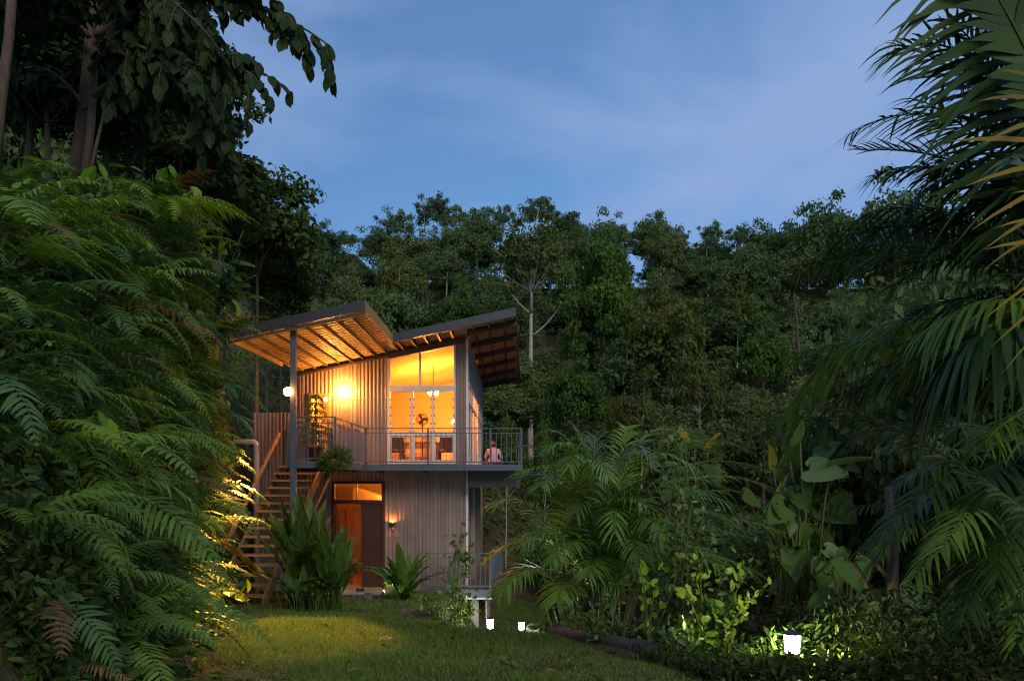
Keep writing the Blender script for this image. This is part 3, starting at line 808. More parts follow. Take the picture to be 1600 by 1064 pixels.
# the lamp's own beam over the stair foot and the lawn, its cone edge standing in for the post's shade
bd = bpy.data.lights.new('lamp_beam', 'SPOT'); bd.energy = 7500; bd.color = (1.0, .46, .06); bd.spot_size = R(27); bd.spot_blend = .45; bd.shadow_soft_size = .04
bo = bpy.data.objects.new('lamp_beam', bd); COL.objects.link(bo); bo.parent = wl; bo.location = (-.02, -.11, -.04)
bo.rotation_euler = Vector((.25, -1, -.62)).to_track_quat('-Z', 'Y').to_euler()
wall_lamp(535, 611, 'glowing globe wall lamp between glazed door and large window')
# sconce by the front door
p = P(613, 822, YW - .09)
t = thing('wall_sconce', 'small orange up-light sconce on the corrugated wall by the front door', 'sconce', p)
V, T = lathe([(.03, 0), (.07, .05), (.085, .10), (.08, .10), (.065, .055), (.028, .01)], 14); link('cup', mesh_tris('cup', V, T, M['darksteel'], True), t)
link('backplate', MB().box(-.03, .03, .045, .06, -.12, .06).mesh('backplate', M['darksteel']), t)
V, T = lathe([(.001, .03), (.03, .05), (.03, .075), (.001, .095)], 10); link('bulb', mesh_tris('bulb', V, T, M['sconceglow'], True), t)

# interior lamps
p = P(677, 614, 23.0)
t = thing('pendant_lamp', 'twin bulb pendant lamp hanging behind the large window', 'lamp', p)
link('rod', MB().tube([(0, 0, .08), (0, 0, float(zr(p.x)) - .3 - p.z)], .012, 6).mesh('rod', M['darksteel']), t)
link('arm', MB().bar((-.1, 0, .09), (.1, 0, .09), .03, .02).mesh('arm', M['darksteel']), t)
for sx in (-.09, .09):
    V, T = globe(.07); V[:, 0] += sx; link('bulb', mesh_tris('bulb', V, T, M['roombulb'], True), t)
p = P(709, 659, 25.5)
t = thing('globe_lamp', 'small bright table lamp at the right end of the living room', 'lamp', p)
V, T = globe(.075); link('globe', mesh_tris('globe', V, T, M['roombulb'], True), t)
link('stand', MB().tube([(0, 0, -.07), (0, 0, FL - p.z)], .02, 8).mesh('stand', M['darksteel']), t)
link('base', mesh_tris('base', *lathe([(.001, FL - p.z + .03), (.12, FL - p.z + .02), (.13, FL - p.z), (.001, FL - p.z)], 12), M['darksteel']), t)
p = Vector((-5.3, 21.9, E + 2.25))
t = thing('ceiling_lamp', 'warm ceiling lamp in the room behind the glazed porch door', 'lamp', p)
V, T = globe(.06); link('bulb', mesh_tris('bulb', V, T, M['roombulb'], True), t)
link('rod', MB().tube([(0, 0, .05), (0, 0, .34)], .012, 6).mesh('rod', M['darksteel']), t)
p = Vector((-3.55, 22.0, 2.62))
t = thing('hall_lamp', 'warm lamp lighting the entrance hall behind the front door', 'lamp', p)
V, T = globe(.035); link('bulb', mesh_tris('bulb', V, T, M['roombulb'], True), t)
link('rod', MB().tube([(0, 0, .05), (0, 0, .33)], .012, 6).mesh('rod', M['darksteel']), t)

# interior furniture
def chair(px, D, label, mat, rz, h=.95):
    p = P(px, 700, D); t = thing('chair', label, 'chair', (p.x, D, FL), rz, 'living room chairs')
    link('seat', MB().box(-.24, .24, -.23, .23, .40, .46).mesh('seat', mat), t)
    link('backrest', MB().hexa([(-.23, .19, .47), (.23, .19, .47), (.23, .24, .47), (-.23, .24, .47)], [(-.17, .26, h), (.17, .26, h), (.17, .31, h), (-.17, .31, h)]).mesh('backrest', mat), t)
    for sx in (-.21, .21):
        for sy in (-.2, .2): link('leg', MB().box(sx - .02, sx + .02, sy - .02, sy + .02, 0, .40).mesh('leg', M['darkdoor']), t)
chair(617, 21.6, 'dark upholstered chair at the left end of the large window', M['darkfabric'], R(200), .82)
chair(699, 21.7, 'brown cane chair at the right end of the large window', M['fabric'], R(180), .92)
t = thing('dining_table', 'low timber table behind the middle window panes', 'table', (-2.72, 22.6, FL))
link('tabletop', MB().box(-.6, .6, -.4, .4, .68, .72).mesh('tabletop', M['wood']), t)
for sx in (-.55, .55):
    for sy in (-.35, .35): link('leg', MB().box(sx - .03, sx + .03, sy - .03, sy + .03, 0, .68).mesh('leg', M['wood']), t)
t = thing('bookcase', 'timber shelf unit against the back wall of the living room', 'bookcase', (-3.35, 27.2, FL))
link('side_panel', MB().box(-.5, -.46, -.15, .15, 0, 1.25).mesh('side_panel', M['wood']), t)
link('side_panel', MB().box(.46, .5, -.15, .15, 0, 1.25).mesh('side_panel', M['wood']), t)
for z in (.1, .5, .9, 1.22): link('shelf', MB().box(-.46, .46, -.15, .15, z, z + .03).mesh('shelf', M['wood']), t)
# pedestal fan
p = P(660, 655, 22.4)
t = thing('pedestal_fan', 'round caged pedestal fan standing behind the louvre window', 'fan', (p.x, 22.4, FL))
hz = p.z - FL
link('stand', MB().tube([(0, .05, .02), (0, .05, hz)], .018, 8).mesh('stand', M['darksteel']), t)
V, T = lathe([(.001, .04), (.2, .03), (.21, 0), (.001, 0)], 16); link('base', mesh_tris('base', V, T, M['darksteel']), t)
cg = MB()
for r_, yv in ((.17, 0), (.17, -.06), (.12, -.09), (.06, -.1), (.14, .04)):
    cg.tube([(r_ * math.cos(q), yv, hz + r_ * math.sin(q)) for q in np.linspace(0, 2 * math.pi, 25)], .006, 4, False)
for q in np.linspace(0, 2 * math.pi, 17)[:-1]:
    cg.tube([(.03 * math.cos(q), -.1, hz + .03 * math.sin(q)), (.13 * math.cos(q), -.085, hz + .13 * math.sin(q)), (.17 * math.cos(q), -.03, hz + .17 * math.sin(q)), (.14 * math.cos(q), .04, hz + .14 * math.sin(q))], .004, 3, False)
link('cage', cg.mesh('cage', M['darkfabric']), t)
for k in range(3):
    q = k * 2.094; V = np.array([(0, -.03, 0), (.06, -.05, -.03), (.15, -.05, -.05), (.16, -.01, .03), (.07, -.02, .05)])
    c_, s_ = math.cos(q), math.sin(q); V = np.stack([V[:, 0] * c_ - V[:, 2] * s_, V[:, 1], V[:, 0] * s_ + V[:, 2] * c_ + hz], 1)
    link('blade', mesh_tris('blade', V, [(0, 1, 2), (0, 2, 3), (0, 3, 4)], M['fabric']), t)
link('motor', MB().tube([(0, -.04, hz), (0, .12, hz)], [.04, .05], 10).mesh('motor', M['darksteel']), t)
# console with flower vase in the hall
t = thing('console_table', 'dark console table in the entrance hall', 'table', (-4.15, 23.8, 0))
link('tabletop', MB().box(-.4, .4, -.18, .18, .92, .96).mesh('tabletop', M['darkdoor']), t)
for sx in (-.36, .36):
    for sy in (-.14, .14): link('leg', MB().box(sx - .02, sx + .02, sy - .02, sy + .02, 0, .92).mesh('leg', M['darkdoor']), t)
t = thing('flower_vase', 'vase of pale flowers on the entrance hall console', 'vase', (-4.22, 23.8, .96))
V, T = lathe([(.001, 0), (.05, 0), (.08, .1), (.05, .22), (.06, .25), (.045, .25), (.001, .1)], 12); link('vase', mesh_tris('vase', V, T, M['pot'], True), t)
for k in range(9):
    q = k * 2.4; r_ = .05 + .02 * (k % 4)
    V, T = globe(.045, 8); V += (r_ * 1.4 * math.cos(q), r_ * math.sin(q), .36 + .05 * (k % 3)); link('flower', mesh_tris('flower', V, T, M['petal'], True), t)
# shoes by the door
for k, (x, rz) in enumerate(((-4.06, .2), (-3.95, -.1))):
    V, T = lathe([(.001, 0), (.045, 0), (.05, .03), (.035, .07), (.02, .08), (.001, .06)], 10); V[:, 1] *= 2.4
    o = link('shoe', mesh_tris('shoe', V, T, M['black'], True)); o.location = (x, YW - .25, -.07); o.rotation_euler.z = rz
    tag(o, ('black shoe nearer the open door leaf on the doorstep', 'black shoe nearer the closed dark door on the doorstep')[k], 'shoe', 'shoes on the doorstep')

# ---- potted conifer on the landing
t = thing('potted_conifer', 'young tiered conifer in a terracotta pot on the porch landing', 'potted plant', (-4.13, 16.15, FL))
V, T = lathe([(.001, 0), (.12, 0), (.165, .30), (.18, .30), (.18, .36), (.155, .36), (.15, .31), (.001, .31)], 18); link('pot', mesh_tris('pot', V, T, M['pot'], True), t)
link('stem', MB().tube([(0, 0, .3), (.01, 0, .9), (0, .01, 1.5)], [.015, .01, .004], 6).mesh('stem', M['bark']), t)
def twigs(cs, ax, n, L, Wd):
    C = np.repeat(cs, n, 0) + np.repeat(ax, n, 0) * rng.random((len(cs) * n, 1)); return C
for tier in range(7):
    z = .5 + tier * .15; rr = .42 - tier * .045
    Cs, As = [], []
    for k in range(6):
        q = k * 1.047 + tier; dr = np.array([math.cos(q), math.sin(q), -.1 - .1 * random.random()])
        tt = rng.random(60) ** .8; Cs.append(np.array([0, 0, z]) + tt[:, None] * rr * dr + np.stack([0 * tt, 0 * tt, -.08 * tt ** 2], 1)); As.append(np.tile(dr, (60, 1)) * .7 + rdir(60))
    C = np.concatenate(Cs); A = np.concatenate(As)
    V, T = scatter(RH, C, A, rdir(len(C)) + np.array([0, 0, 1.5]), .04 + .05 * rng.random(len(C)), .012 + .008 * rng.random(len(C)))
    link('branch_tier', mesh_tris('branch_tier', V, T, M['limedark']), t)
# trailing plant on the landing corner
t = thing('trailing_plant', 'bushy trailing plant spilling over the landing edge', 'plant', (-3.62, 15.72, FL - .12))
V, T = lathe([(.001, 0), (.1, 0), (.13, .18), (.11, .18), (.001, .14)], 14); link('pot', mesh_tris('pot', V, T, M['pot'], True), t)
n = 1100; C = rdir(n) * (rng.random((n, 1)) ** .45) * np.array([.36, .26, .26]) + np.array([0, 0, .2]); C[:, 2] -= .5 * (C[:, 0] ** 2 + C[:, 1] ** 2)
V, T = scatter(RH, C, rdir(n) + C * 2 + np.array([0, 0, -.2]), rdir(n) + np.array([0, 0, .8]), .07 + .08 * rng.random(n), .015 + .012 * rng.random(n))
link('foliage', mesh_tris('foliage', V, T, M['limedark']), t)

# ---- seated person on the side balcony (seen from behind)
def person():
    t = thing('person', 'person in a lilac shirt sitting low on the side balcony', 'person', (-.56, 23.2, FL))
    me = bpy.data.meshes.new('body')
    J = {'pel': (0, 0, .12), 'sp': (0, .02, .3), 'ch': (0, 0, .45), 'nk': (0, -.01, .57), 'hd': (0, .0, .66), 'ht': (0, .01, .73),
         'ls': (-.16, 0, .5), 'le': (-.24, .06, .28), 'lw': (-.2, .25, .2), 'lh': (-.15, .32, .2), 'rs': (.16, 0, .5), 're': (.24, .06, .28), 'rw': (.2, .25, .2), 'rh': (.15, .32, .2),
         'lk': (-.3, .36, .14), 'la': (.02, .42, .06), 'lf': (.12, .46, .05), 'rk': (.3, .36, .14), 'ra': (-.02, .34, .06), 'rf': (-.12, .38, .05), 'lp': (-.1, .03, .1), 'rp': (.1, .03, .1)}
    rad = {'pel': .14, 'sp': .125, 'ch': .14, 'nk': .05, 'hd': .085, 'ht': .07, 'ls': .07, 'le': .045, 'lw': .032, 'lh': .03, 'rs': .07, 're': .045, 'rw': .032, 'rh': .03,
           'lk': .065, 'la': .045, 'lf': .035, 'rk': .065, 'ra': .045, 'rf': .035, 'lp': .095, 'rp': .095}
    ks = list(J); ed = [('pel', 'sp'), ('sp', 'ch'), ('ch', 'nk'), ('nk', 'hd'), ('hd', 'ht'), ('ch', 'ls'), ('ls', 'le'), ('le', 'lw'), ('lw', 'lh'), ('ch', 'rs'), ('rs', 're'), ('re', 'rw'), ('rw', 'rh'),
                        ('pel', 'lp'), ('lp', 'lk'), ('lk', 'la'), ('la', 'lf'), ('pel', 'rp'), ('rp', 'rk'), ('rk', 'ra'), ('ra', 'rf')]
    me.from_pydata([J[k] for k in ks], [(ks.index(a), ks.index(b)) for a, b in ed], [])
    o = link('body', me, t)
    o.modifiers.new('skin', 'SKIN'); sub = o.modifiers.new('sub', 'SUBSURF'); sub.levels = 2; sub.render_levels = 2
    sv = me.skin_vertices[0].data
    for i, k in enumerate(ks): sv[i].radius = (rad[k], rad[k] * (.75 if k in ('pel', 'sp', 'ch') else 1)); sv[i].use_root = (k == 'pel')
    # one skin: shirt, trousers and skin tones by height on the body
    m, nt, out = new_mat('clothed figure')
    b = nt.nodes.new('ShaderNodeBsdfPrincipled'); b.inputs['Roughness'].default_value = .8
    tcn = nt.nodes.new('ShaderNodeTexCoord'); sx = nt.nodes.new('ShaderNodeSeparateXYZ'); nt.links.new(tcn.outputs['Object'], sx.inputs[0])
    r = nt.nodes.new('ShaderNodeValToRGB'); r.color_ramp.interpolation = 'CONSTANT'
    r.color_ramp.elements[0].color = (.04, .045, .07, 1); r.color_ramp.elements[1].position = .17; r.color_ramp.elements[1].color = (.50, .33, .46, 1)
    e = r.color_ramp.elements.new(.565); e.color = (.5, .28, .19, 1)
    nt.links.new(sx.outputs[2], r.inputs[0]); nt.links.new(r.outputs[0], b.inputs['Base Color']); nt.links.new(b.outputs[0], out.inputs[0])
    me.materials.append(m)
    V, T = globe(.098, 16); V[:, 2] *= 1.05; V += (0, -.012, .69); link('hair', mesh_tris('hair', V, T, M['hair'], True), t)
    for sx_ in (-.085, .085):
        V, T = globe(.02, 8); V += (sx_, .03, .665); link('ear', mesh_tris('ear', V, T, M['skin'], True), t)
    V, T = globe(.016, 8); V += (0, .095, .66); link('nose', mesh_tris('nose', V, T, M['skin'], True), t)
person()

# ================================================================== plant generators
def bez(p, n=16):
    p = [np.asarray(tuple(q), float) for q in p]; t = np.linspace(0, 1, n)[:, None]
    if len(p) == 2: return p[0] * (1 - t) + p[1] * t
    if len(p) == 3: return p[0] * (1 - t) ** 2 + 2 * p[1] * t * (1 - t) + p[2] * t * t
    return p[0] * (1 - t) ** 3 + 3 * p[1] * t * (1 - t) ** 2 + 3 * p[2] * t * t * (1 - t) + p[3] * t ** 3
def arc_pts(L, a0, a1, n=14, bend=0.):
    a = np.linspace(a0, a1, n - 1); st_ = L / (n - 1)
    x = np.concatenate([[0], np.cumsum(np.cos(a) * st_)]); z = np.concatenate([[0], np.cumsum(np.sin(a) * st_)])
    return np.stack([x, bend * (x / L) ** 2 * L, z], 1)
STRIP_T = np.array([0, .18, .45, .75, 1.0]); STRIP_W = np.array([.35, .95, 1.0, .6, .03])
def strips(Pb, D, N, L, Wd, droop, ts=STRIP_T, ws=STRIP_W):
    Pb, D, N = (np.asarray(q, float) for q in (Pb, D, N)); m = len(Pb); k = len(ts)
    D = unit(D); S = unit(np.cross(N, D)); L = np.asarray(L)[:, None, None]; Wd = np.asarray(Wd)[:, None, None]
    dr = np.broadcast_to(np.asarray(droop, float), (m,))[:, None, None]
    c = Pb[:, None] + L * ts[None, :, None] * D[:, None] - L * dr * (ts ** 2)[None, :, None] * np.array([0, 0, 1.])
    o = .5 * Wd * ws[None, :, None] * S[:, None]
    V = np.stack([c - o, c + o], 2).reshape(-1, 3)
    T = []
    for i in range(k - 1): T += [(2 * i, 2 * i + 1, 2 * i + 3), (2 * i, 2 * i + 3, 2 * i + 2)]
    T = (np.arange(m) * 2 * k)[:, None, None] + np.array(T)[None]
    return V, T.reshape(-1, 3)
def frond_geo(pts, n, lmax, wd, fwd=.45, droop=.3, lift=.15, prof='palm', t0=.12, sub=0, rr=.01, jit=.08, up=None, sides=(-1, 1), sdroop=None):
    pts = np.asarray(pts, float); m = len(pts)
    s = np.concatenate([[0], np.cumsum(np.linalg.norm(np.diff(pts, axis=0), axis=1))]); s /= s[-1]
    tt = np.linspace(t0, .995, n)
    tg = np.gradient(pts, axis=0)
    pos = np.stack([np.interp(tt, s, pts[:, i]) for i in range(3)], 1); tan = unit(np.stack([np.interp(tt, s, tg[:, i]) for i in range(3)], 1))
    upv = np.asarray(up if up is not None else (0, 0, 1.), float)
    side = unit(np.cross(tan, upv)); nrm = unit(np.cross(side, tan))
    if prof == 'palm': ln = lmax * (.45 + .55 * np.sin(np.clip((tt - t0) / (1 - t0) * 2.5 + .35, 0, math.pi))) * (1 - .35 * tt)
    else: ln = lmax * np.clip(np.minimum(.55 + 1.8 * (tt - t0), 1.15 * (1 - tt) ** .75 + .04), 0.03, 1)
    VV, TT, nv = [], [], 0
    def put(V, T):
        nonlocal nv
        VV.append(V); TT.append(T + nv); nv += len(V)
    for sg in sides:
        k = len(tt)
        f = fwd + .5 * tt ** 2 * (1 if prof == 'palm' else .3) + rng.normal(0, jit, k)
        d = unit(side * sg * np.cos(f)[:, None] + tan * np.sin(f)[:, None] + nrm * (lift + rng.normal(0, jit, k))[:, None])
        L = ln * (1 + rng.normal(0, .06, k)); dr = droop * (1 + rng.normal(0, .3, k))
        if sub:
            # pinna midrib plus small pinnules
            V, T = strips(pos, d, nrm, L, np.full(k, wd * .16), dr, np.array([0, .5, 1.]), np.array([1, .7, .1])); put(V, T)
            q = np.linspace(.08, .97, sub)
            S2 = unit(np.cross(nrm, d))
            for s2 in (-1, 1):
                base = (pos[:, None] + L[:, None, None] * q[None, :, None] * d[:, None] - (L * dr)[:, None, None] * (q ** 2)[None, :, None] * np.array([0, 0, 1.])).reshape(-1, 3)
                d2 = (s2 * S2[:, None] + .45 * d[:, None] + 0 * q[None, :, None]).reshape(-1, 3)
                l2 = (np.minimum(wd * .62, L[:, None] * .3) * (1.05 - .75 * q[None, :])).reshape(-1)
                n2 = np.repeat(nrm, sub, 0)
                w2 = np.repeat(L, sub) / sub * .85
                V, T = strips(base, d2, n2, l2, w2, np.full(len(base), .12), np.array([0, .55, 1.]), np.array([1., .8, .12])); put(V, T)
        else:
            V, T = strips(pos, d, nrm, L, np.full(k, wd) * (.6 + .4 * np.sin(tt * 3.)), dr); put(V, T)
    V, T = tube(pts, np.linspace(rr, rr * .25, m), 5); put(V, T)
    return np.concatenate(VV), np.concatenate(TT)

# fern frond library (local: grows along +x)
FERN = []
for k in range(12):
    a0 = R(random.uniform(15, 60)); a1 = R(random.uniform(-75, -30)); L = 1.0
    pts = arc_pts(L, a0, a1, 14, random.uniform(-.12, .12))
    if k < 7: V, T = frond_geo(pts, 23, .20, .034, .25, .3, .05, 'fern', .12, 9, .006, .06)
    else: V, T = frond_geo(pts, 25, .24, .026, .35, .4, .08, 'fern', .12, 0, .006, .07)
    FERN.append((V, T))
FERN_ME = {mn: [mesh_tris('frond', V, T, M[mn]) for V, T in FERN] for mn in ('fern', 'fernbright', 'ferndark', 'deadfern')}

def in_frame(v, mar=40):
    if v[1] < .5: return False
    x, y = proj(v); return -mar < x < 1600 + mar and -mar < y < 1064 + mar

# ---- ferns on the bank: one thing for each plant
fern_list = []
def fern_plant(loc, yaw, n, scale, mat, spread=1.4, tiltup=0.):
    t = thing('fern', None, 'fern', loc, yaw, 'ferns on the leafy bank')
    for k in range(n):
        ya = (-.5 + (k + random.random() * .8) / n) * 2 * spread
        me = random.choice(FERN_ME['deadfern' if random.random() < .05 else mat])
        o = link('frond', me, t)
        s = scale * random.uniform(.7, 1.15)
        o.scale = (s, s * random.uniform(.85, 1.1), s)
        o.rotation_euler = Euler((random.uniform(-.35, .35), random.uniform(-.35, .35) - tiltup, ya), 'XYZ')
    fern_list.append(t)
    return t
tries = 0
spots = []
while len(spots) < 235 and tries < 14000:
    tries += 1
    Y = 3.4 + 13.2 * random.random() ** 1.15
    u = -.15 + 3.3 * random.random() ** .9
    if random.random() < .6: u = random.choice([0., .17, .28, .35, .41, .48, .55, .62, .72, .86, 1.0]) * float(bank_w(Y)) + random.uniform(-.05, .05)
    X = float(foot(Y)) - u
    z = float(gz(X, Y))
    v = Vector((X, Y, z))
    if not in_frame(v, 90): continue
    x, y = proj(v)
    if Y < 4.2 and x > 210: continue
    if Y > 11.5 and z < float(gz(float(foot(Y)) + .3, Y)) + 1.1: continue
    md = min([(v - q).length for q in spots] or [9])
    if md < .20 + .024 * Y: continue
    if (v - Vector((-4.6, 15.7, 4.6))).length < 2.6: continue
    spots.append(v)
for v in spots:
    u = float(foot(v.y)) - v.x
    yaw = R(random.uniform(-70, 25))
    mt = random.choices(['fern', 'fernbright', 'ferndark'], [.5, .16, .34])[0]
    sc = (.5 + .95 * random.random() ** 1.3) * (.62 if u < .2 else 1.15 if v.y > 11 else 1) * (.72 if v.y < 5 else 1) 
    fern_plant(v + Vector((0, 0, .03)), yaw, random.randint(4, 8), sc, mt, 1.7)
# the large bright arching ferns that stand out of the bank
for (px, py, D, sc, yaw, n, lab) in [(330, 345, 9.5, 1.35, -10, 6, 'large bright fern arching out near the crest of the bank'),
                                     (190, 385, 8.0, 1.2, -15, 6, 'bright yellow green fern below the three thin trunks'),
                                     (60, 440, 5.6, 1.05, -25, 6, 'pale green fern reaching across the middle of the bank'),
                                     (40, 700, 4.4, .8, -20, 6, 'drooping long-fronded fern at the edge of the picture'),
                                     (30, 960, 4.3, .62, -20, 7, 'bright low fern in the bottom corner of the bank'),
                                     (200, 960, 5.4, .62, -10, 7, 'low fern with pale fronds beside the lawn edge'),
                                     (405, 470, 12.8, 1.25, -5, 6, 'big fern hanging towards the low end of the porch roof'), (410, 545, 13.2, 1.35, -12, 7, 'big dark fern drooping in front of the porch roof corner'), (395, 620, 12.8, 1.15, -18, 7, 'big fern drooping beside the porch post lamp'), (395, 720, 13.2, .9, -25, 6, 'fern drooping over the stair handrail')]:
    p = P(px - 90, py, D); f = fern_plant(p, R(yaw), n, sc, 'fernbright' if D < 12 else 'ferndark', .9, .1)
    f['label'] = lab
bands = {}
for t in fern_list:
    if t.get('label'): continue
    x, y = proj(t.location); 
    bn = 'along the crest of' if y < 330 else 'in the upper tier of' if y < 480 else 'in the middle tier of' if y < 640 else 'in the lower tier of' if y < 820 else 'along the foot of'
    bands.setdefault(bn, []).append((x, t))
for bn, l in bands.items():
    for i, (x, t) in enumerate(sorted(l, key=lambda q: -q[0])):
        t['label'] = f'arching green fern {bn} the bank, {ordinal(i + 1)} from the staircase side'

BROAD = []
for k in range(4):
    n_ = 46; V, T = [], []
    C = np.stack([.22 * rng.normal(size=n_), .22 * rng.normal(size=n_), .1 + .4 * rng.random(n_)], 1)
    L_ = (.11 + .10 * rng.random(n_)) * (1.2 if k % 2 else .8)
    V, T = scatter(OV, C, unit(rdir(n_) + np.array([.6, 0, -.3])), unit(rdir(n_) * .5 + np.array([.5, 0, .8])), L_, L_ * (.35 + .25 * (k % 3)))
    BROAD.append((mesh_tris('foliage', V, T, M[('fern', 'fernbright', 'ferndark', 'limedark')[k]]), MB().tube([(0, 0, -.05), (.04, 0, .3), (.1, 0, .5)], [.012, .01, .005], 5).mesh('stem', M['stem'])))
bl_ = []
while len(bl_) < 46:
    Y = 4 + 12 * random.random(); X = float(foot(Y)) - random.choice([-.05, .0, .3, .45, .6, .8, 1.0, 1.3]) * float(bank_w(Y)); v = gpt(X, Y)
    if not in_frame(v, 20): continue
    t = thing('bank_plant', None, 'plant', v, R(random.uniform(-80, 20)), 'broad-leaved plants on the bank', random.uniform(.8, 1.3) * min(1.2, .25 + .07 * Y)); me = random.choice(BROAD); link('foliage', me[0], t); link('stem', me[1], t); bl_.append((proj(v)[1], t))
for i, (_, t) in enumerate(sorted(bl_, key=lambda q: q[0])): t['label'] = f'broad-leaved plant among the bank ferns, {ordinal(i + 1)} counting down from the crest'
# ---- broadleaf tree crowns
def crown_geo(H, cz, rx, rz_, ncl, nlf, ls, clr=.8, seed=0, flat=.6, top=.0):
    g = np.random.default_rng(seed)
    d = unit(g.normal(size=(ncl, 3))); d[:, 2] = np.where(d[:, 2] < -.35, -d[:, 2] * .6, d[:, 2])
    rad = g.random(ncl) ** .38
    shape = 1 + .22 * np.sin(3 * np.arctan2(d[:, 1], d[:, 0]) + seed) + .15 * g.normal(size=ncl)
    C = d * (rad * shape)[:, None] * np.array([rx, rx, rz_]) + np.array([0, 0, cz])
    k = ncl * nlf
    cr_ = clr * (.6 + .7 * g.random(ncl))
    off = unit(g.normal(size=(k, 3))) * (g.random((k, 1)) ** .45) * np.array([1, 1, flat]) * np.repeat(cr_, nlf)[:, None]
    Lc = np.repeat(C, nlf, 0) + off
    out = unit(off + np.array([0, 0, .25]) + .35 * (Lc - np.array([0, 0, cz])) / rx)
    N = unit(out + .7 * g.normal(size=(k, 3))); A = unit(np.cross(N, g.normal(size=(k, 3))) + np.array([0, 0, -.35]))
    L = ls * (.7 + .6 * g.random(k))
    V, T = scatter(RH, Lc, A, N, L, L * .55)
    return V, T, C
def tree_meshes(name, H, cz, rx, rz_, ncl, nlf, ls, leaf, bark, seed, clr=.8, flat=.6, tr=.16, lean=.03, limbs=14):
    V, T, C = crown_geo(H, cz, rx, rz_, ncl, nlf, ls, clr, seed, flat)
    g = np.random.default_rng(seed + 99)
    tp = np.array([(0, 0, -.6), (lean * H * .3, .01 * H, H * .3), (lean * H * .7, 0, H * .62), (lean * H, .01 * H, H * .93)])
    tp = bez(tp, 12)
    mb = MB().tube(tp, np.linspace(tr, tr * .18, 12), 8)
    for c in C[g.permutation(len(C))[:limbs]]:
        i = int(np.clip(np.searchsorted(tp[:, 2], c[2] - rz_ * .55), 3, 10))
        b0 = tp[i]; mid = (b0 + c) / 2 + np.array([0, 0, -.12 * np.linalg.norm(c - b0)]) + g.normal(0, .12, 3)
        mb.tube(bez([b0, mid, c], 7), np.linspace(tr * .38, tr * .07, 7), 5)
    return mb.mesh('trunk', M[bark], True), mesh_tris('crown', V, T, M[leaf])
TREES = {
    'round': [tree_meshes('t', 10, 7.0, 2.7, 2.7, 95, 85, .30, 'tree_a', 'bark', s, .85) for s in (1, 2, 3)],
    'olive': [tree_meshes('t', 10, 6.9, 2.5, 2.9, 80, 80, .27, 'tree_b', 'bark', s, .8) for s in (4, 5)],
    'airy': [tree_meshes('t', 12, 9.2, 2.5, 2.3, 46, 62, .25, 'tree_a', 'palebark', s, .62, .5, .12, .05, 26) for s in (6, 7, 8)],
    'bushy': [tree_meshes('t', 7, 3.9, 2.6, 2.9, 110, 80, .25, 'tree_a', 'bark', s, .72) for s in (9, 10)],
    'bushyolive': [tree_meshes('t', 7, 3.9, 2.5, 2.9, 100, 80, .23, 'tree_b', 'bark', s, .7) for s in (11, 12)],
}
tree_things = []
def put_tree(name, me, loc, s, rz, cat='tree', label=None, group='hillside trees', sz=None):
    t = thing(name, label, cat, loc, rz, group); t.scale = (s, s, sz or s)
    link('trunk', me[0], t); link('crown', me[1], t)
    tree_things.append(t)
    return t
def top_tree(kind, px, ytop, D, w=1., label=None, name='forest_tree', hmul=None):
    """tree whose crown top reaches row ytop of the photo's skyline, standing on the hill"""
    X = (px - 800) * D / F; z0 = float(gz(X, D)); zt = E + (747 - ytop) * D / F
    me = random.choice(TREES[kind]); base = {'round': 9.9, 'olive': 10.0, 'airy': 11.7, 'bushy': 6.9, 'bushyolive': 6.9}[kind]
    s = (zt - z0) / base
    return put_tree(name, me, (X, D, z0), s * w, random.uniform(0, 6.28), label=label, sz=s)
# skyline
for px, yt, D, kd in [(455, 385, 62, 'round'), (505, 352, 70, 'round'), (548, 362, 78, 'airy'), (590, 360, 74, 'airy'), (628, 318, 72, 'airy'), (668, 292, 76, 'airy'), (705, 312, 80, 'airy'),
                      (748, 322, 78, 'round'), (790, 312, 82, 'airy'), (835, 298, 80, 'airy'), (878, 328, 84, 'round'), (915, 345, 80, 'airy'), (960, 345, 84, 'round'),
                      (1015, 333, 80, 'round'), (1065, 350, 84, 'airy'), (1105, 340, 78, 'airy'), (1150, 346, 80, 'airy'), (1195, 352, 76, 'round'), (1240, 346, 74, 'round'),
                      (1290, 312, 66, 'round'), (1345, 335, 70, 'round'), (1400, 300, 60, 'round'), (1470, 320, 66, 'round'), (1550, 330, 64, 'olive')]:
    top_tree(kd, px + random.uniform(-6, 6), yt, D, random.uniform(.85, 1.1) * (.72 if kd == 'airy' else .8))
# slope rows
for D, y0, n, kinds in [(86, 392, 34, ['bushy', 'bushyolive', 'bushy']), (83, 420, 26, ['bushyolive', 'bushy']), (80, 450, 20, ['bushy', 'bushyolive']), (85, 392, 15, ['round', 'olive']), (72, 372, 17, ['round', 'round', 'olive']), (66, 405, 16, ['round', 'olive', 'airy']), (60, 440, 15, ['round', 'round', 'airy', 'olive']), (54, 475, 14, ['round', 'olive', 'bushy']),
                        (48, 515, 13, ['bushy', 'bushyolive', 'olive', 'round', 'airy']), (43, 560, 12, ['bushy', 'bushyolive', 'olive', 'airy', 'round']), (39, 610, 11, ['bushy', 'bushyolive', 'olive']), (36, 655, 9, ['bushy', 'bushyolive', 'olive'])]:
    for i in range(n):
        px = 430 + (1620 - 430) * (i + .5 + random.uniform(-.4, .4)) / n
        if D < 50 and px < 560: continue
        top_tree(random.choice(kinds), px, y0 + random.uniform(-34, 40), D, random.uniform(.75, 1.25) * (1.0 if D < 56 else .9 if D < 80 else 1.35))
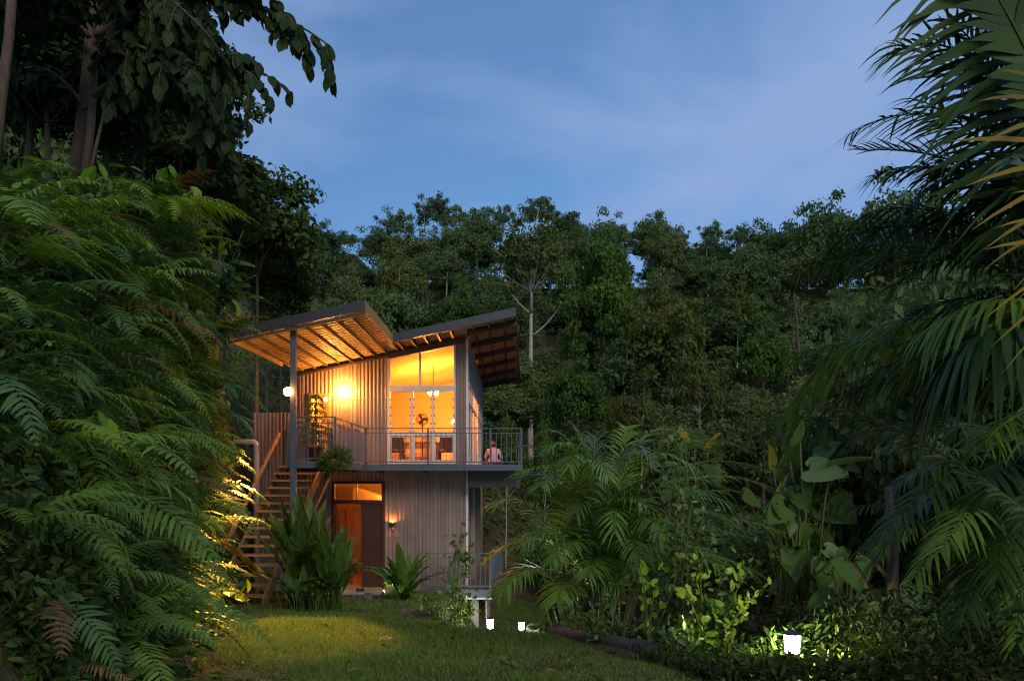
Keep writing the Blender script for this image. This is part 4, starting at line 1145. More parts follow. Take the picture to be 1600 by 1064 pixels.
# left side behind the bank
for px, yt, D, kd in [(440, 400, 36, 'olive'), (400, 330, 30, 'round'), (350, 300, 34, 'round'), (290, 240, 32, 'round'), (460, 440, 44, 'bushyolive'), (500, 430, 50, 'airy'), (540, 440, 46, 'olive'), (200, 200, 30, 'olive'), (110, 160, 28, 'round'), (30, 120, 27, 'round'),
                      (480, 400, 56, 'airy'), (600, 430, 52, 'bushy')]:
    top_tree(kd, px, yt, D, .62 if D < 40 else .9)
bands = {}
for t in tree_things:
    zc = t.location.z + t.scale[2] * 7; x, y = proj((t.location.x, t.location.y, zc))
    bn = 'on the skyline ridge' if y < 400 else 'on the upper hillside' if y < 470 else 'halfway up the hillside' if y < 540 else 'low on the hillside' if y < 620 else 'below the hillside'
    bn += ' left of the pale trunk' if x < 830 else ' right of the pale trunk'
    bands.setdefault(bn, []).append((x, t))
for bn, l in bands.items():
    for i, (x, t) in enumerate(sorted(l, key=lambda q: q[0])):
        t['label'] = f'forest tree {bn}, {ordinal(i + 1)} from the left'
# named single trees
mt = tree_meshes('t', 14, 10.2, 1.9, 3.7, 60, 75, .24, 'tree_b', 'palebark', 31, .62, .55, .19, .01, 30)
X = (829 - 800) * 44 / F; z0 = float(gz(X, 44)); s = (E + (747 - 335) * 44 / F - z0) / 13.6
put_tree('pale_trunk_tree', mt, (X, 44, z0), s, .6, label='tall slender tree with pale grey trunk right of the house roof', group=None)
mt = tree_meshes('t', 7, 4.6, 2.0, 2.4, 90, 130, .22, 'tree_c', 'bark', 32, .6, .6)
top3 = lambda px, yt, D, b: ((px - 800) * D / F, D, float(gz((px - 800) * D / F, D)))
def single(px, yt, D, me, base, label, w=1., name='hillside_tree'):
    X = (px - 800) * D / F; z0 = float(gz(X, D)); s = (E + (747 - yt) * D / F - z0) / base
    put_tree(name, me, (X, D, z0), s * w, .4, label=label, group=None, sz=s)
single(937, 394, 46, mt, 6.9, 'bright green round-topped tree standing out on the hillside', .62)
mt = tree_meshes('t', 7, 4.6, 2.1, 2.4, 80, 110, .22, 'tree_d', 'bark', 33, .6, .6)
single(1042, 455, 42, mt, 6.9, 'yellow green tree in the middle of the hillside', .75)
mv = tree_meshes('t', 8, 5.4, 1.9, 2.2, 60, 100, .2, 'tree_d', 'palebark', 36, .5, .5, .09, .04, 24)
mg = tree_meshes('t', 8, 5.4, 2.0, 2.3, 70, 110, .2, 'tree_c', 'bark', 37, .55, .55, .1)
for px, yt, D, me, w_, lab in [(720, 440, 50, mg, .7, 'fresh green tree behind the house ridge'), (1150, 430, 52, mv, .7, 'thin yellowish tree with visible pale branches on the right hillside'), (900, 545, 36, mg, .7, 'mid green tree low on the hillside right of the house'), (1000, 600, 33, mv, .65, 'yellow olive tree above the palm clump'),
                               (1190, 500, 42, mg, .75, 'rounded green tree on the right hillside'), (620, 400, 58, mv, .6, 'olive tree seen over the porch roof'), (1090, 540, 38, mv, .6, 'slim olive tree right of the yellow green tree'), (520, 420, 48, mg, .5, 'green tree behind the porch roof peak')]:
    single(px, yt, D, me, 7.8, lab, w_)
mt = tree_meshes('t', 7, 4.0, 1.3, 2.6, 40, 60, .16, 'tree_c', 'palebark', 34, .5, .6, .06)
single(790, 620, 30, mt, 6.9, 'young light green sapling just beyond the balcony end', .55)
single(850, 650, 31, mt, 6.9, 'young light green sapling between balcony and palm', .6)
for i, (px, y0, y1, D, lab) in enumerate([(1248, 505, 455, 40, 'bare reddish trunk leaning against the hillside on the right')]):
    a0 = P(px, y0 + 60, D); b0 = P(px - 8, y1, D)
    t = thing('bare_trunk', lab, 'tree', a0, group='bare trunks')
    W('trunk', MB().tube(bez([a0, (a0 + b0) / 2 + Vector((.1, 0, 0)), b0], 10), np.linspace(.09, .05, 10), 7), M['bark'] if i != 1 else M['palebark'], t, True)
    for q in range(0):
        c0 = a0.lerp(b0, .6 + .15 * q); W('branch', MB().tube(bez([c0, c0 + Vector((.4 * (-1) ** q, 0, .3)), c0 + Vector((.9 * (-1) ** q, .2, .9))], 6), np.linspace(.04, .012, 6), 5), M['bark'], t, True)

# ---- leaves as separate pieces
def leaf_mesh(mat, fold=.06, heart=False):
    prof = [(0, .05), (.08, .34), (.25, .47), (.5, .5), (.75, .36), (.92, .12), (1, .0)] if not heart else [(-.16, .22), (-.1, .5), (.05, .62), (.3, .58), (.6, .4), (.85, .16), (1, 0)]
    V, T = [], []
    for i, (x, w) in enumerate(prof):
        dz = -.14 * x * x
        V += [(x, -w, fold + dz), (x, 0 if not heart or i else 0, dz), (x, w, fold + dz)]
        if heart and i == 0: V[-2] = (-.0, 0, 0)
    for i in range(len(prof) - 1):
        for j in (0, 1):
            p = 3 * i + j; T += [(p, p + 1, p + 4), (p, p + 4, p + 3)]
    return mesh_tris('leaf', V, T, mat, True)
LEAF = {k: leaf_mesh(M[k]) for k in ('overhang', 'lime', 'limedark', 'paddle')}
def leaf_obj(me, parent, c, a, n, L, Wd, inv=None):
    a = Vector(a).normalized(); n = Vector(n); s = n.cross(a)
    if s.length < 1e-4: s = Vector((1, 0, 0)).cross(a)
    s.normalize(); n = a.cross(s)
    m = Matrix(((a.x * L, s.x * Wd, n.x * L, c[0]), (a.y * L, s.y * Wd, n.y * L, c[1]), (a.z * L, s.z * Wd, n.z * L, c[2]), (0, 0, 0, 1)))
    o = link('leaf', me, parent)
    o.matrix_basis = m
    o.matrix_parent_inverse = Matrix.Translation(-parent.location)
    return o

# ---- the tree overhanging from the top left corner
base = P(112, 300, 10.2)
ov = thing('overhanging_tree', 'dark large-leaved tree leaning over the bank in the top left corner', 'tree', base)
W('trunk', MB().tube([P(112, 310, 10.2), P(128, 180, 10.2), P(142, 40, 10.2), P(160, -120, 10.2)], [.085, .065, .055, .045], 9), M['bark'], ov, True)
W('trunk', MB().tube([P(128, 305, 10.0), P(142, 200, 10.0), P(150, 60, 10.1), P(210, -100, 10.2)], [.055, .05, .04, .035], 8), M['bark'], ov, True)
W('trunk', MB().tube([P(135, 300, 9.8), P(150, 230, 9.8), P(170, 150, 9.8), P(196, 90, 9.9)], [.025, .022, .02, .014], 7), M['bark'], ov, True)
leafs = []
def branch(pp, D0, D1, r0, twigs, tl, dens, Ls=.22):
    n = 14; c = bez([P(x, y, D0 + (D1 - D0) * i / (len(pp) - 1)) for i, (x, y) in enumerate(pp)], n)
    W('branch', MB().tube(c, np.linspace(r0, .008, n), 6), M['bark'], ov, True)
    for k in range(twigs):
        t_ = (k + random.random()) / twigs * .95 + .05; i = min(int(t_ * (n - 1)), n - 2); p0 = c[i] + (c[i + 1] - c[i]) * (t_ * (n - 1) - i)
        d = unit(c[i + 1] - c[i]) * .9 + rdir(1)[0] * .8 + np.array([0, 0, -.35]); d = unit(d); ln = tl * random.uniform(.5, 1.1)
        tw = bez([p0, p0 + d * ln * .6 + np.array([0, 0, .06]), p0 + d * ln + np.array([0, 0, -.25 * ln])], 6)
        W('twig', MB().tube(tw, np.linspace(.008, .003, 6), 4, False), M['bark'], ov)
        for q in range(dens):
            s_ = (q + .6) / dens; j = min(int(s_ * 5), 4); b = tw[j] + (tw[j + 1] - tw[j]) * (s_ * 5 - j)
            sd_ = np.cross(unit(tw[j + 1] - tw[j]), [0, 0, 1]) * (1 if q % 2 else -1)
            a_ = unit(sd_ * .7 + unit(tw[j + 1] - tw[j]) * .5 + np.array([0, 0, -.75]) + rdir(1)[0] * .35)
            leafs.append((b, a_, unit(rdir(1)[0] * .5 + np.array([0, -.6, .6])), Ls * random.uniform(.65, 1.1)))
branch([(150, 60), (240, -20), (380, -30), (515, 72)], 10, 9.3, .05, 24, .55, 10)
branch([(150, 100), (230, 40), (320, 60), (395, 120)], 10, 9.2, .045, 24, .6, 10)
branch([(145, 150), (220, 80), (300, 130), (355, 215)], 10, 9.4, .04, 20, .55, 10)
branch([(140, 110), (180, 50), (230, 60), (300, 130)], 10, 9.0, .04, 20, .6, 10)
branch([(155, 20), (220, -60), (300, -60), (440, 0)], 10, 9.4, .05, 22, .6, 10)
branch([(140, 60), (90, -10), (50, -20), (0, 60)], 10, 9.2, .04, 20, .6, 10)
branch([(150, 0), (180, -60), (250, -30), (330, 60)], 10, 9.0, .04, 20, .6, 10)
branch([(135, 170), (80, 90), (40, 90), (-10, 140)], 10, 10.2, .03, 13, .6, 8)
branch([(160, -60), (120, -80), (60, -60), (10, 0)], 10, 9.8, .04, 20, .6, 10)
leafs.sort(key=lambda q: -proj(q[0])[0] * .6 - random.random() * 200)
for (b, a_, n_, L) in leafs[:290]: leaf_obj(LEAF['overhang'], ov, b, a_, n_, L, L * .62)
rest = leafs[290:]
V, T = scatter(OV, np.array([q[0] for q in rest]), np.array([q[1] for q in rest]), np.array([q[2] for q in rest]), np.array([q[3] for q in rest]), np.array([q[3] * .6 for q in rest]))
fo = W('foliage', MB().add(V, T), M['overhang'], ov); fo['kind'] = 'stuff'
# dark crown behind it, further back on the plateau
t2 = thing('thin_trunk_tree', 'thin leaning trunk at the left edge above the ferns', 'tree', P(2, 250, 8.2))
W('trunk', MB().tube([P(-8, 260, 8.2), P(0, 170, 8.2), P(14, 60, 8.2), P(24, -80, 8.2)], [.06, .055, .05, .045], 8), M['bark'], t2, True)
n = 1500; C = np.array(P(40, -60, 8.6)) + rdir(n) * (rng.random((n, 1)) ** .4) * np.array([.9, .9, .55])
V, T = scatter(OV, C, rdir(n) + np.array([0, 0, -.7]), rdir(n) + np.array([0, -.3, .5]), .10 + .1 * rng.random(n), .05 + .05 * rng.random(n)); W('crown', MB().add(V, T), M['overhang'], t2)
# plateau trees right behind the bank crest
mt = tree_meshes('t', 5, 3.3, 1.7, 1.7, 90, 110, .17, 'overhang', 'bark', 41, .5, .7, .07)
mt2 = tree_meshes('t', 5, 3.3, 1.6, 1.8, 70, 110, .17, 'bankleaf', 'bark', 42, .5, .7, .07)
mt3 = tree_meshes('t', 10, 8.3, 1.7, 1.8, 80, 110, .18, 'bankleaf', 'bark', 43, .5, .7, .1)
for i, (px, yb, D, s, me, lab) in enumerate([(40, 70, 12.5, 1.1, mt, 'dark dense tree filling the top left corner'), (220, 120, 14.5, 1.0, mt, 'dark dense tree behind the three thin trunks'), (80, 210, 12.0, .9, mt, 'dark dense tree behind the crest ferns at the left edge'), (150, 30, 15.5, 1.0, mt, 'dark crown high between the trunks'), (280, 210, 16.0, .85, mt2, 'grey green tree below the leaning branch'),
                                      (330, 300, 17.5, .9, mt2, 'medium green tree between the crest ferns and the leaning branch'), (400, 380, 20.5, 1.0, mt2, 'broad green tree rising behind the bank next to the porch roof'),
                                      (425, 450, 23.5, .95, mt, 'dark tree behind the low end of the porch roof'), (170, 250, 13.5, .8, mt2, 'shadowed tree deep behind the crest ferns')]):
    p = P(px, yb, D); z0 = float(gz(p.x, D)); far = (p.z - z0) > 5.2; me = mt3 if far else me; sz = max(.55, (p.z - z0) / (8.3 if far else 3.3)); put_tree('bank_tree', me, (p.x, p.y, z0), s, i * 1.3, label=lab, group='trees on top of the bank', sz=sz)

# large-leaved shrub overhanging the porch roof
sh = thing('rubber_shrub', 'large oval-leaved shrub in front of the low end of the porch roof', 'shrub', P(345, 500, 12.5))
mb = MB()
for (tx, ty) in ((375, 395), (400, 430), (405, 470), (380, 360), (350, 400)):
    c = bez([P(335, 510, 12.5), P(345, 450, 12.4), P(tx, ty, 12.2)], 8); mb.tube(c, np.linspace(.02, .008, 8), 5)
    for q in range(7):
        i = 2 + q * 5 // 7; a_ = unit(rdir(1)[0] * .7 + np.array([.7, -.2, .1])); L = random.uniform(.22, .36)
        leaf_obj(LEAF['paddle'], sh, c[i], a_, unit(rdir(1)[0] * .4 + np.array([0, -.5, .8])), L, L * .5)
W('stem', mb, M['stem'], sh, True)

# ---- paddle-leaf plants (heliconia) in front of the house
def paddle_mesh(mat, L=1., w=.2, a0=1.3, a1=.5, stalk=.35, wave=.02, fold=.15):
    pts = arc_pts(L, a0, a1, 13); n = len(pts); s = np.linspace(0, 1, n)
    tg = unit(np.gradient(pts, axis=0)); side = np.array([0, 1., 0]); nr = unit(np.cross(tg, side))
    wf = np.where(s < stalk, 0.012, w * np.sin(np.clip((s - stalk) / (1 - stalk), 0, 1) ** .75 * math.pi) ** .7 + .003)
    V, T = [], []
    for i in range(n):
        for j, q in enumerate((-1, -.5, 0, .5, 1)):
            V.append(pts[i] + side * q * wf[i] - nr[i] * (abs(q) * wf[i] * fold) + nr[i] * wave * wf[i] / w * math.sin(i * 2.1 + j * 1.7))
    for i in range(n - 1):
        for j in range(4):
            p = i * 5 + j; T += [(p, p + 1, p + 6), (p, p + 6, p + 5)]
    return mesh_tris('leaf', V, T, mat, True)
PAD = [paddle_mesh(M['paddle'], 1, .058, R(88), R(a), .38) for a in (80, 62, 40, 5)]
PADY = [paddle_mesh(M['paddleyellow'], 1, .07, R(80), R(a), .35) for a in (20, -30)]
def clump(name, label, cat, loc, specs, mats, group=None):
    t = thing(name, label, cat, loc, 0, group)
    for (yaw, s, lean, k) in specs:
        o = link('leaf', mats[k % len(mats)], t); o.scale = (s, s * random.uniform(.8, 1.2), s); o.rotation_euler = Euler((0, -lean, yaw), 'XYZ')
        o.location = (random.uniform(-.22, .22), random.uniform(-.15, .15), 0)
    return t
spec = [(random.uniform(0, 6.28), random.uniform(1.4, 2.35), random.uniform(-.12, .12), random.randint(0, 3)) for _ in range(38)]
clump('heliconia', 'tall dark clump of paddle-leaved plants in front of the stairs', 'plant', gpt(-3.95, 14.4), spec, PAD)
spec = [(random.uniform(0, 6.28), random.uniform(1.0, 1.8), random.uniform(-.2, .15), random.randint(0, 3)) for _ in range(26)]
clump('heliconia', 'lower paddle-leaved clump between the stairs and the front door', 'plant', gpt(-3.35, 14.2), spec, PAD)
t = clump('heliconia', 'paddle-leaved plant with two yellowing leaves beside the stair treads', 'plant', gpt(-4.35, 14.3), [(R(200), 2.15, 0, 0), (R(170), 1.9, .1, 1), (R(230), 2.0, 0, 0)], PADY)
spec = [(random.uniform(0, 6.28), random.uniform(.5, 1.0), random.uniform(-.5, .2), random.randint(0, 3)) for _ in range(30)]
clump('heliconia', 'low leafy tangle at the base of the paddle-leaved clump', 'plant', gpt(-3.75, 13.9), spec, PAD)

# bird's nest fern
NEST = [paddle_mesh(M['nest'], 1, .085, R(a), R(b), .0, .03, -.25) for a, b in ((80, 35), (60, 5), (40, -25), (75, 55))]
bn_ = thing('nest_fern', 'rosette of broad glossy strap leaves by the front wall', 'fern', gpt(-2.42, 17.2))
for k in range(22):
    o = link('leaf', NEST[k % 4], bn_); s = random.uniform(1.05, 1.5); o.scale = (s, s * 1.1, s); o.rotation_euler = Euler((0, random.uniform(-.15, .15), k * 2.4), 'XYZ')

# ---- areca palm clump
def palm_frond(parent, base, ctrl, tip, mat, n=34, ll=.5, wd=.035, droop=.35, lift=.2, fwd=.5, rr=.014, up=None, sides=(-1, 1), t0=.15, jit=.08):
    pts = bez([base] + list(ctrl) + [tip], 18)
    V, T = frond_geo(pts, n, ll, wd, fwd, droop, lift, 'palm', t0, 0, rr, jit, up, sides)
    return W('frond', MB().add(V, T), M[mat], parent)
pb = gpt(1.2, 11.4)
ap = thing('areca_palm', 'broad clump of arching palm fronds beyond the lawn', 'palm', pb)
for k in range(9):
    q = k * 2.4; b0 = pb + Vector((.35 * math.cos(q), .3 * math.sin(q), -.1)); t0_ = pb + Vector((.8 * math.cos(q), .5 * math.sin(q), 1.0 + .1 * k))
    W('cane', MB().tube(bez([b0, b0.lerp(t0_, .5) + Vector((0, 0, .15)), t0_], 8), np.linspace(.045, .03, 8), 7), M['cane'], ap, True)
fr = [(800, 705, 12.4), (770, 790, 12.2), (765, 870, 12.0), (830, 690, 13.0), (880, 688, 13.0), (930, 700, 12.4), (985, 680, 13.2), (1040, 700, 12.6), (1110, 690, 12.8), (1180, 730, 12.2), (1215, 790, 12.0), (1225, 860, 12.0),
      (1010, 790, 11.3), (900, 800, 11.4), (960, 830, 11.2), (860, 880, 11.3), (1000, 880, 11.0), (820, 850, 11.6), (1090, 780, 11.4), (1150, 820, 11.4), (790, 760, 13.2), (1070, 690, 13.6), (1130, 760, 13.4), (920, 900, 11.2),
      (845, 760, 11.4), (1045, 850, 11.2), (890, 730, 11.6), (1120, 880, 11.3), (780, 930, 11.6), (1190, 900, 11.4), (1160, 700, 12.0), (1200, 760, 11.6), (1080, 730, 11.2), (1140, 790, 11.2), (1215, 830, 11.2), (1020, 720, 11.4), (860, 700, 11.6), (810, 740, 11.4), (950, 745, 11.2), (870, 940, 11.4)]
for i, (x, y, D) in enumerate(fr):
    D -= 1.2; tip = P(x, y, D); src = pb + Vector((random.uniform(-.45, .45), random.uniform(-.35, .35), random.uniform(.9, 1.7)))
    mid = src.lerp(tip, .5); apex = max(src.z, tip.z) + random.uniform(.2, .7)
    c1 = src.lerp(tip, .25); c1.z = apex; c2 = src.lerp(tip, .8); c2.z = max(apex * .5 + tip.z * .5, tip.z + .18)
    palm_frond(ap, src, (c1, c2), tip, random.choice(['areca', 'areca', 'areca', 'palm', 'palmgrey']), 44, random.uniform(.52, .7), .03, .38, .18, .55)

# second palm clump and canes behind
pb2 = gpt(2.9, 15.5)
ap2 = thing('areca_palm', 'darker palm clump behind the lime green shrubs', 'palm', pb2)
for k in range(5):
    b0 = pb2 + Vector((.25 * math.cos(k * 2), .2 * math.sin(k * 2), -.1)); W('cane', MB().tube([b0, b0 + Vector((.1, 0, 1.6))], [.05, .035], 7), M['cane'], ap2, True)
for i in range(14):
    src = pb2 + Vector((random.uniform(-.3, .3), random.uniform(-.3, .3), random.uniform(1.2, 1.9))); q = i * 2.4
    tip = src + Vector((1.6 * math.cos(q), 1.2 * math.sin(q), random.uniform(-.5, .6))); c1 = src.lerp(tip, .3) + Vector((0, 0, .8)); c2 = src.lerp(tip, .8) + Vector((0, 0, .4))
    palm_frond(ap2, src, (c1, c2), tip, random.choice(['palmdark', 'palm']), 32, .5, .035, .4, .18, .55)

# ---- dark shrubs closing the gully between the palms and the hill
k = 0
for (px, D) in [(880, 27), (950, 24), (1010, 28), (1060, 22), (1120, 26), (1160, 20), (1200, 29), (1250, 23), (1300, 18), (1330, 27), (1390, 21), (1440, 16), (1480, 25), (1530, 19), (1580, 23), (1230, 31), (1100, 31), (930, 31), (1290, 14.5), (1400, 13.5), (1520, 14.5)]:
    X = (px - 800) * D / F; k += 1; s_ = random.uniform(.42, .62)
    t = thing('gully_shrub', f'dark dense shrub in the gully behind the palms, {ordinal(k)} planted outwards', 'shrub', (X, D, float(gz(X, D)) - .5), random.uniform(0, 6), 'shrubs in the gully')
    t.scale = (s_ * 1.2, s_ * 1.2, s_); me = random.choice(TREES['bushy'] + TREES['bushyolive'][:1]); link('trunk', me[0], t); link('crown', me[1], t)
gl = sorted([o for o in COL.objects if o.name.startswith('gully_shrub')], key=lambda o: proj(o.location)[0])
for i, o in enumerate(gl): o['label'] = f'dark dense shrub in the gully behind the palms, {ordinal(i + 1)} from the house'
# ---- elephant-ear plants
EAR = {k: leaf_mesh(M[k], .1, True) for k in ('paddle', 'earpale', 'paddleyellow')}
def ear_plant(px, yb, D, leaves, label):
    p = P(px, yb, D); t = thing('elephant_ear', label, 'plant', p, group='heart-leaved plants beyond the palms')
    mb = MB()
    for (lx, ly, ls, mt_, ax) in leaves:
        c = P(lx, ly, D + random.uniform(-.3, .3)); mb.tube(bez([p + Vector((random.uniform(-.3, .3), random.uniform(-.2, .3), 0)), p.lerp(c, .6) + Vector((0, 0, .3)), c], 8), np.linspace(.025, .012, 8), 5)
        L = .72 * ls * D / F; ax = Vector(ax) + Vector((random.uniform(-.5, .5), random.uniform(-.5, .3), random.uniform(-.4, .3))); leaf_obj(EAR[mt_], t, c, ax, (random.uniform(-.7, .7), random.uniform(-1, .2), random.uniform(.3, 1)), L, L * random.uniform(.5, .72))
    for q in range(len(leaves) * 3):
        b_ = leaves[q % len(leaves)]; c = P(b_[0] + random.uniform(-45, 45), b_[1] + random.uniform(-10, 90), D + random.uniform(-.5, .8))
        mb.tube(bez([p + Vector((random.uniform(-.4, .4), random.uniform(-.2, .3), 0)), p.lerp(c, .6) + Vector((0, 0, .2)), c], 6), np.linspace(.007, .004, 6), 4); L = random.uniform(22, 42) * D / F
        leaf_obj(EAR['paddle'], t, c, (random.uniform(-.9, .9), random.uniform(-.6, .3), random.uniform(-.9, .2)), (random.uniform(-.7, .7), random.uniform(-1, .2), random.uniform(.2, 1)), L, L * random.uniform(.4, .7))
    W('stem', mb, M['stem'], t, True)
ear_plant(1090, 900, 15.5, [(1085, 700, 62, 'earpale', (.1, -.2, .9)), (1108, 700, 40, 'paddleyellow', (.6, -.3, .8)), (1070, 690, 40, 'paddleyellow', (-.4, -.2, .8)), (1092, 790, 75, 'paddle', (.7, -.5, -.2)), (1060, 760, 60, 'paddle', (-.7, -.5, -.3))], 'pale heart-leaved plant standing above the palm clump')
ear_plant(1255, 960, 10.5, [(1250, 690, 70, 'earpale', (-.3, -.4, .7)), (1300, 730, 80, 'earpale', (.8, -.3, .2)), (1225, 760, 70, 'earpale', (-.6, -.5, .3)), (1285, 790, 80, 'earpale', (.4, -.5, -.3)), (1205, 725, 50, 'paddleyellow', (.3, -.3, .9)), (1235, 720, 70, 'paddle', (.5, -.5, .6)), (1265, 735, 80, 'earpale', (.8, -.4, -.1)), (1280, 715, 60, 'earpale', (.7, -.4, .5)), (1225, 790, 80, 'paddle', (-.5, -.5, -.5)),  # many pale leaves here: their colour supplies the sky light this thicket lacks
                            (1270, 820, 90, 'paddle', (.4, -.6, -.6)), (1250, 770, 60, 'paddle', (.2, -.6, -.7)), (1300, 780, 80, 'paddle', (.7, -.5, -.4)), (1240, 860, 80, 'paddle', (-.3, -.6, -.7)), (1210, 850, 60, 'paddle', (-.7, -.6, -.2)), (1290, 880, 90, 'paddle', (.3, -.6, -.7))], 'tall thicket of heart leaves between the lamp and the palms')
ear_plant(1340, 1010, 9.5, [(1300, 930, 80, 'paddle', (-.4, -.6, -.6)), (1330, 880, 90, 'paddle', (.3, -.6, -.7)), (1370, 960, 80, 'paddle', (.7, -.5, -.5)), (1320, 1000, 70, 'paddle', (-.5, -.6, -.4)), (1290, 860, 70, 'earpale', (.6, -.4, -.6)), (1350, 930, 60, 'paddle', (.1, -.6, -.8))], 'dark drooping heart leaves beside the forked trunk')
ear_plant(1480, 1040, 8.0, [(1430, 920, 90, 'paddle', (-.5, -.6, -.6)), (1470, 960, 110, 'limedark' if False else 'paddle', (-.3, -.5, -.8)), (1540, 930, 90, 'paddle', (.5, -.5, -.6)), (1510, 1000, 80, 'paddle', (.2, -.6, -.7)), (1580, 980, 90, 'earpale', (.3, -.6, -.6)), (1450, 1020, 70, 'paddle', (-.6, -.6, -.3))], 'dark broad leaves in the bottom right thicket')

# ---- lime shrubs lit by the lantern
def leafy_shrub(name, label, loc, stems, mat_l, nleaf, Ls, group=None, spread=.16, stuffn=0, dark='limedark'):
    t = thing(name, label, 'shrub', loc, group=group); mb = MB(); pool = []
    for tip in stems:
        c = bez([loc, Vector(loc).lerp(tip, .5) + Vector((random.uniform(-.1, .1), 0, .08)), tip], 10); mb.tube(c, np.linspace(.016, .005, 10), 5); pool.append(c)
    W('stem', mb, M['stem'], t, True)
    for k in range(nleaf):
        c = pool[k % len(pool)]; i = min(9, int(10 * random.random() ** .6)); off = rdir(1)[0] * spread * random.random()
        a_ = unit(rdir(1)[0] * .8 + off * 2 + np.array([0, -.1, .55])); L = Ls * random.uniform(.55, 1.1)
        leaf_obj(LEAF[mat_l], t, c[i] + off, a_, unit(rdir(1)[0] * .5 + np.array([.2, -.7, .4])), L, L * .58)
    if stuffn:
        C = np.concatenate([pool[k % len(pool)][rng.integers(0, 10, 1)] for k in range(stuffn)]) + rdir(stuffn) * rng.random((stuffn, 1)) * spread * 2.4
        V, T = scatter(OV, C, rdir(stuffn) + np.array([0, 0, .3]), rdir(stuffn) + np.array([.2, -.5, .5]), Ls * (.5 + .5 * rng.random(stuffn)), Ls * .35 * (.6 + .6 * rng.random(stuffn)))
        f_ = W('foliage', MB().add(V, T), M[dark], t); f_['kind'] = 'stuff'
    return t
D = 8.3
leafy_shrub('lime_shrub', 'lime green shrub with upright shoots lit by the garden lantern', ground_at_px(1110, D), [P(x, y, D + random.uniform(-.35, .35)) for x, y in ((1095, 880), (1130, 900), (1150, 910), (1175, 880), (1160, 950), (1110, 960), (1070, 920), (1190, 920), (1090, 1000), (1140, 990), (1060, 970))], 'lime', 190, .125, stuffn=260)
D = 9.2
leafy_shrub('lime_shrub', 'taller green shrub with lime shoots against the dark palm clump', ground_at_px(1045, D), [P(x, y, D + random.uniform(-.4, .4)) for x, y in ((1000, 890), (1020, 850), (1050, 830), (1080, 790), (1060, 770), (1040, 800), (1100, 800), (1075, 720), (1065, 690), (1090, 740), (1010, 920), (1110, 850), (1085, 850))], 'limedark', 120, .12, stuffn=900, spread=.2)
leafy_shrub('lime_shrub', 'few large lime leaves low in front of the palm clump', ground_at_px(1015, 8.9), [P(x, y, 8.9) for x, y in ((1000, 885), (1030, 900), (1065, 870), (1010, 940))], 'lime', 46, .13)
leafy_shrub('garden_shrub', 'low green shrub at the base of the garden lantern', ground_at_px(1300, 6.6), [P(x, y, 6.6 + random.uniform(-.3, .3)) for x, y in ((1280, 1040), (1300, 1030), (1330, 1045), (1260, 1050), (1220, 1055), (1350, 1050))], 'lime', 70, .07, stuffn=200, spread=.1)
# sapling in front of the deck
leafy_shrub('sapling', 'slim young sapling standing in front of the deck railing', ground_at_px(712, 13.0), [P(x, y, 13 + random.uniform(-.15, .15)) for x, y in ((722, 815), (712, 850), (735, 835), (702, 870), (725, 880), (705, 910), (735, 920), (690, 930))], 'limedark', 150, .12, spread=.14, stuffn=160)
leafy_shrub('flower_bed_plant', 'short leafy plants among the rocks at the lawn edge', ground_at_px(690, 12.2), [P(x, y, 12.2 + random.uniform(-.2, .2)) for x, y in ((660, 930), (680, 920), (700, 930), (725, 940), (745, 930), (670, 950), (740, 955))], 'limedark', 110, .10, spread=.14, stuffn=120)
# lit shrub left of the stairs
leafy_shrub('stair_shrub', 'amber lit leafy shrub at the left of the stair foot', ground_at_px(345, 14.6), [P(x, y, 14.6 + random.uniform(-.2, .2)) for x, y in ((350, 870), (345, 890), (360, 900), (335, 905), (350, 920), (340, 940), (365, 885))], 'limedark', 110, .11, spread=.12, stuffn=60)
for i, (px, y, D) in enumerate([(835, 1000, 11.3), (870, 1008, 10.6), (905, 1030, 9.6), (800, 985, 12.0), (960, 1030, 8.8), (880, 1000, 9.5), (1075, 1050, 7.2), (1040, 1050, 7.6), (930, 1030, 8.4)]):
    g0 = ground_at_px(px, D); leafy_shrub('border_plant', f'low dark border plant along the lawn edge, {ordinal(i + 1)} from the house', g0, [g0 + Vector((random.uniform(-.3, .3), random.uniform(-.2, .2), random.uniform(.12, .35))) for _ in range(6)], 'limedark', 40, .10, 'border plants', .12, 60)

# ---- right foreground palms
rp = thing('foreground_palm', 'tall palm with dark silhouetted fronds in the top right corner', 'palm', P(1700, 1100, 4.6))
W('trunk', MB().tube([P(1700, 1150, 4.6), P(1690, 700, 4.6), P(1680, 430, 4.6)], [.10, .085, .07], 10), M['cane'], rp, True)
c0 = P(1660, 430, 4.4)
def rf(pxs, Ds, mat, **k):
    q = [P(x, y, d) for (x, y), d in zip(pxs, Ds)]
    palm_frond(rp, q[0], q[1:-1], q[-1], mat, **k)
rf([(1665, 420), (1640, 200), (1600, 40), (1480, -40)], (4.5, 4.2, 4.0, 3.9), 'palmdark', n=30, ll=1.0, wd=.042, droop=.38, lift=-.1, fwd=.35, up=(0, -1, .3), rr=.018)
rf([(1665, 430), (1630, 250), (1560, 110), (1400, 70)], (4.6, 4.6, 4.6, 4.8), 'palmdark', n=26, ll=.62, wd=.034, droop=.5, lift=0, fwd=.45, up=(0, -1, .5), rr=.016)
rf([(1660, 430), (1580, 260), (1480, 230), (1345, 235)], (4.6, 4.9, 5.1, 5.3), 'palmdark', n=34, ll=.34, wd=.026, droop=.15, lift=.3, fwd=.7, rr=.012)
rf([(1660, 440), (1570, 400), (1460, 380), (1335, 385)], (4.8, 5.0, 5.2, 5.4), 'palmgrey', n=40, ll=.42, wd=.034, droop=.05, lift=.9, fwd=.2, rr=.012)
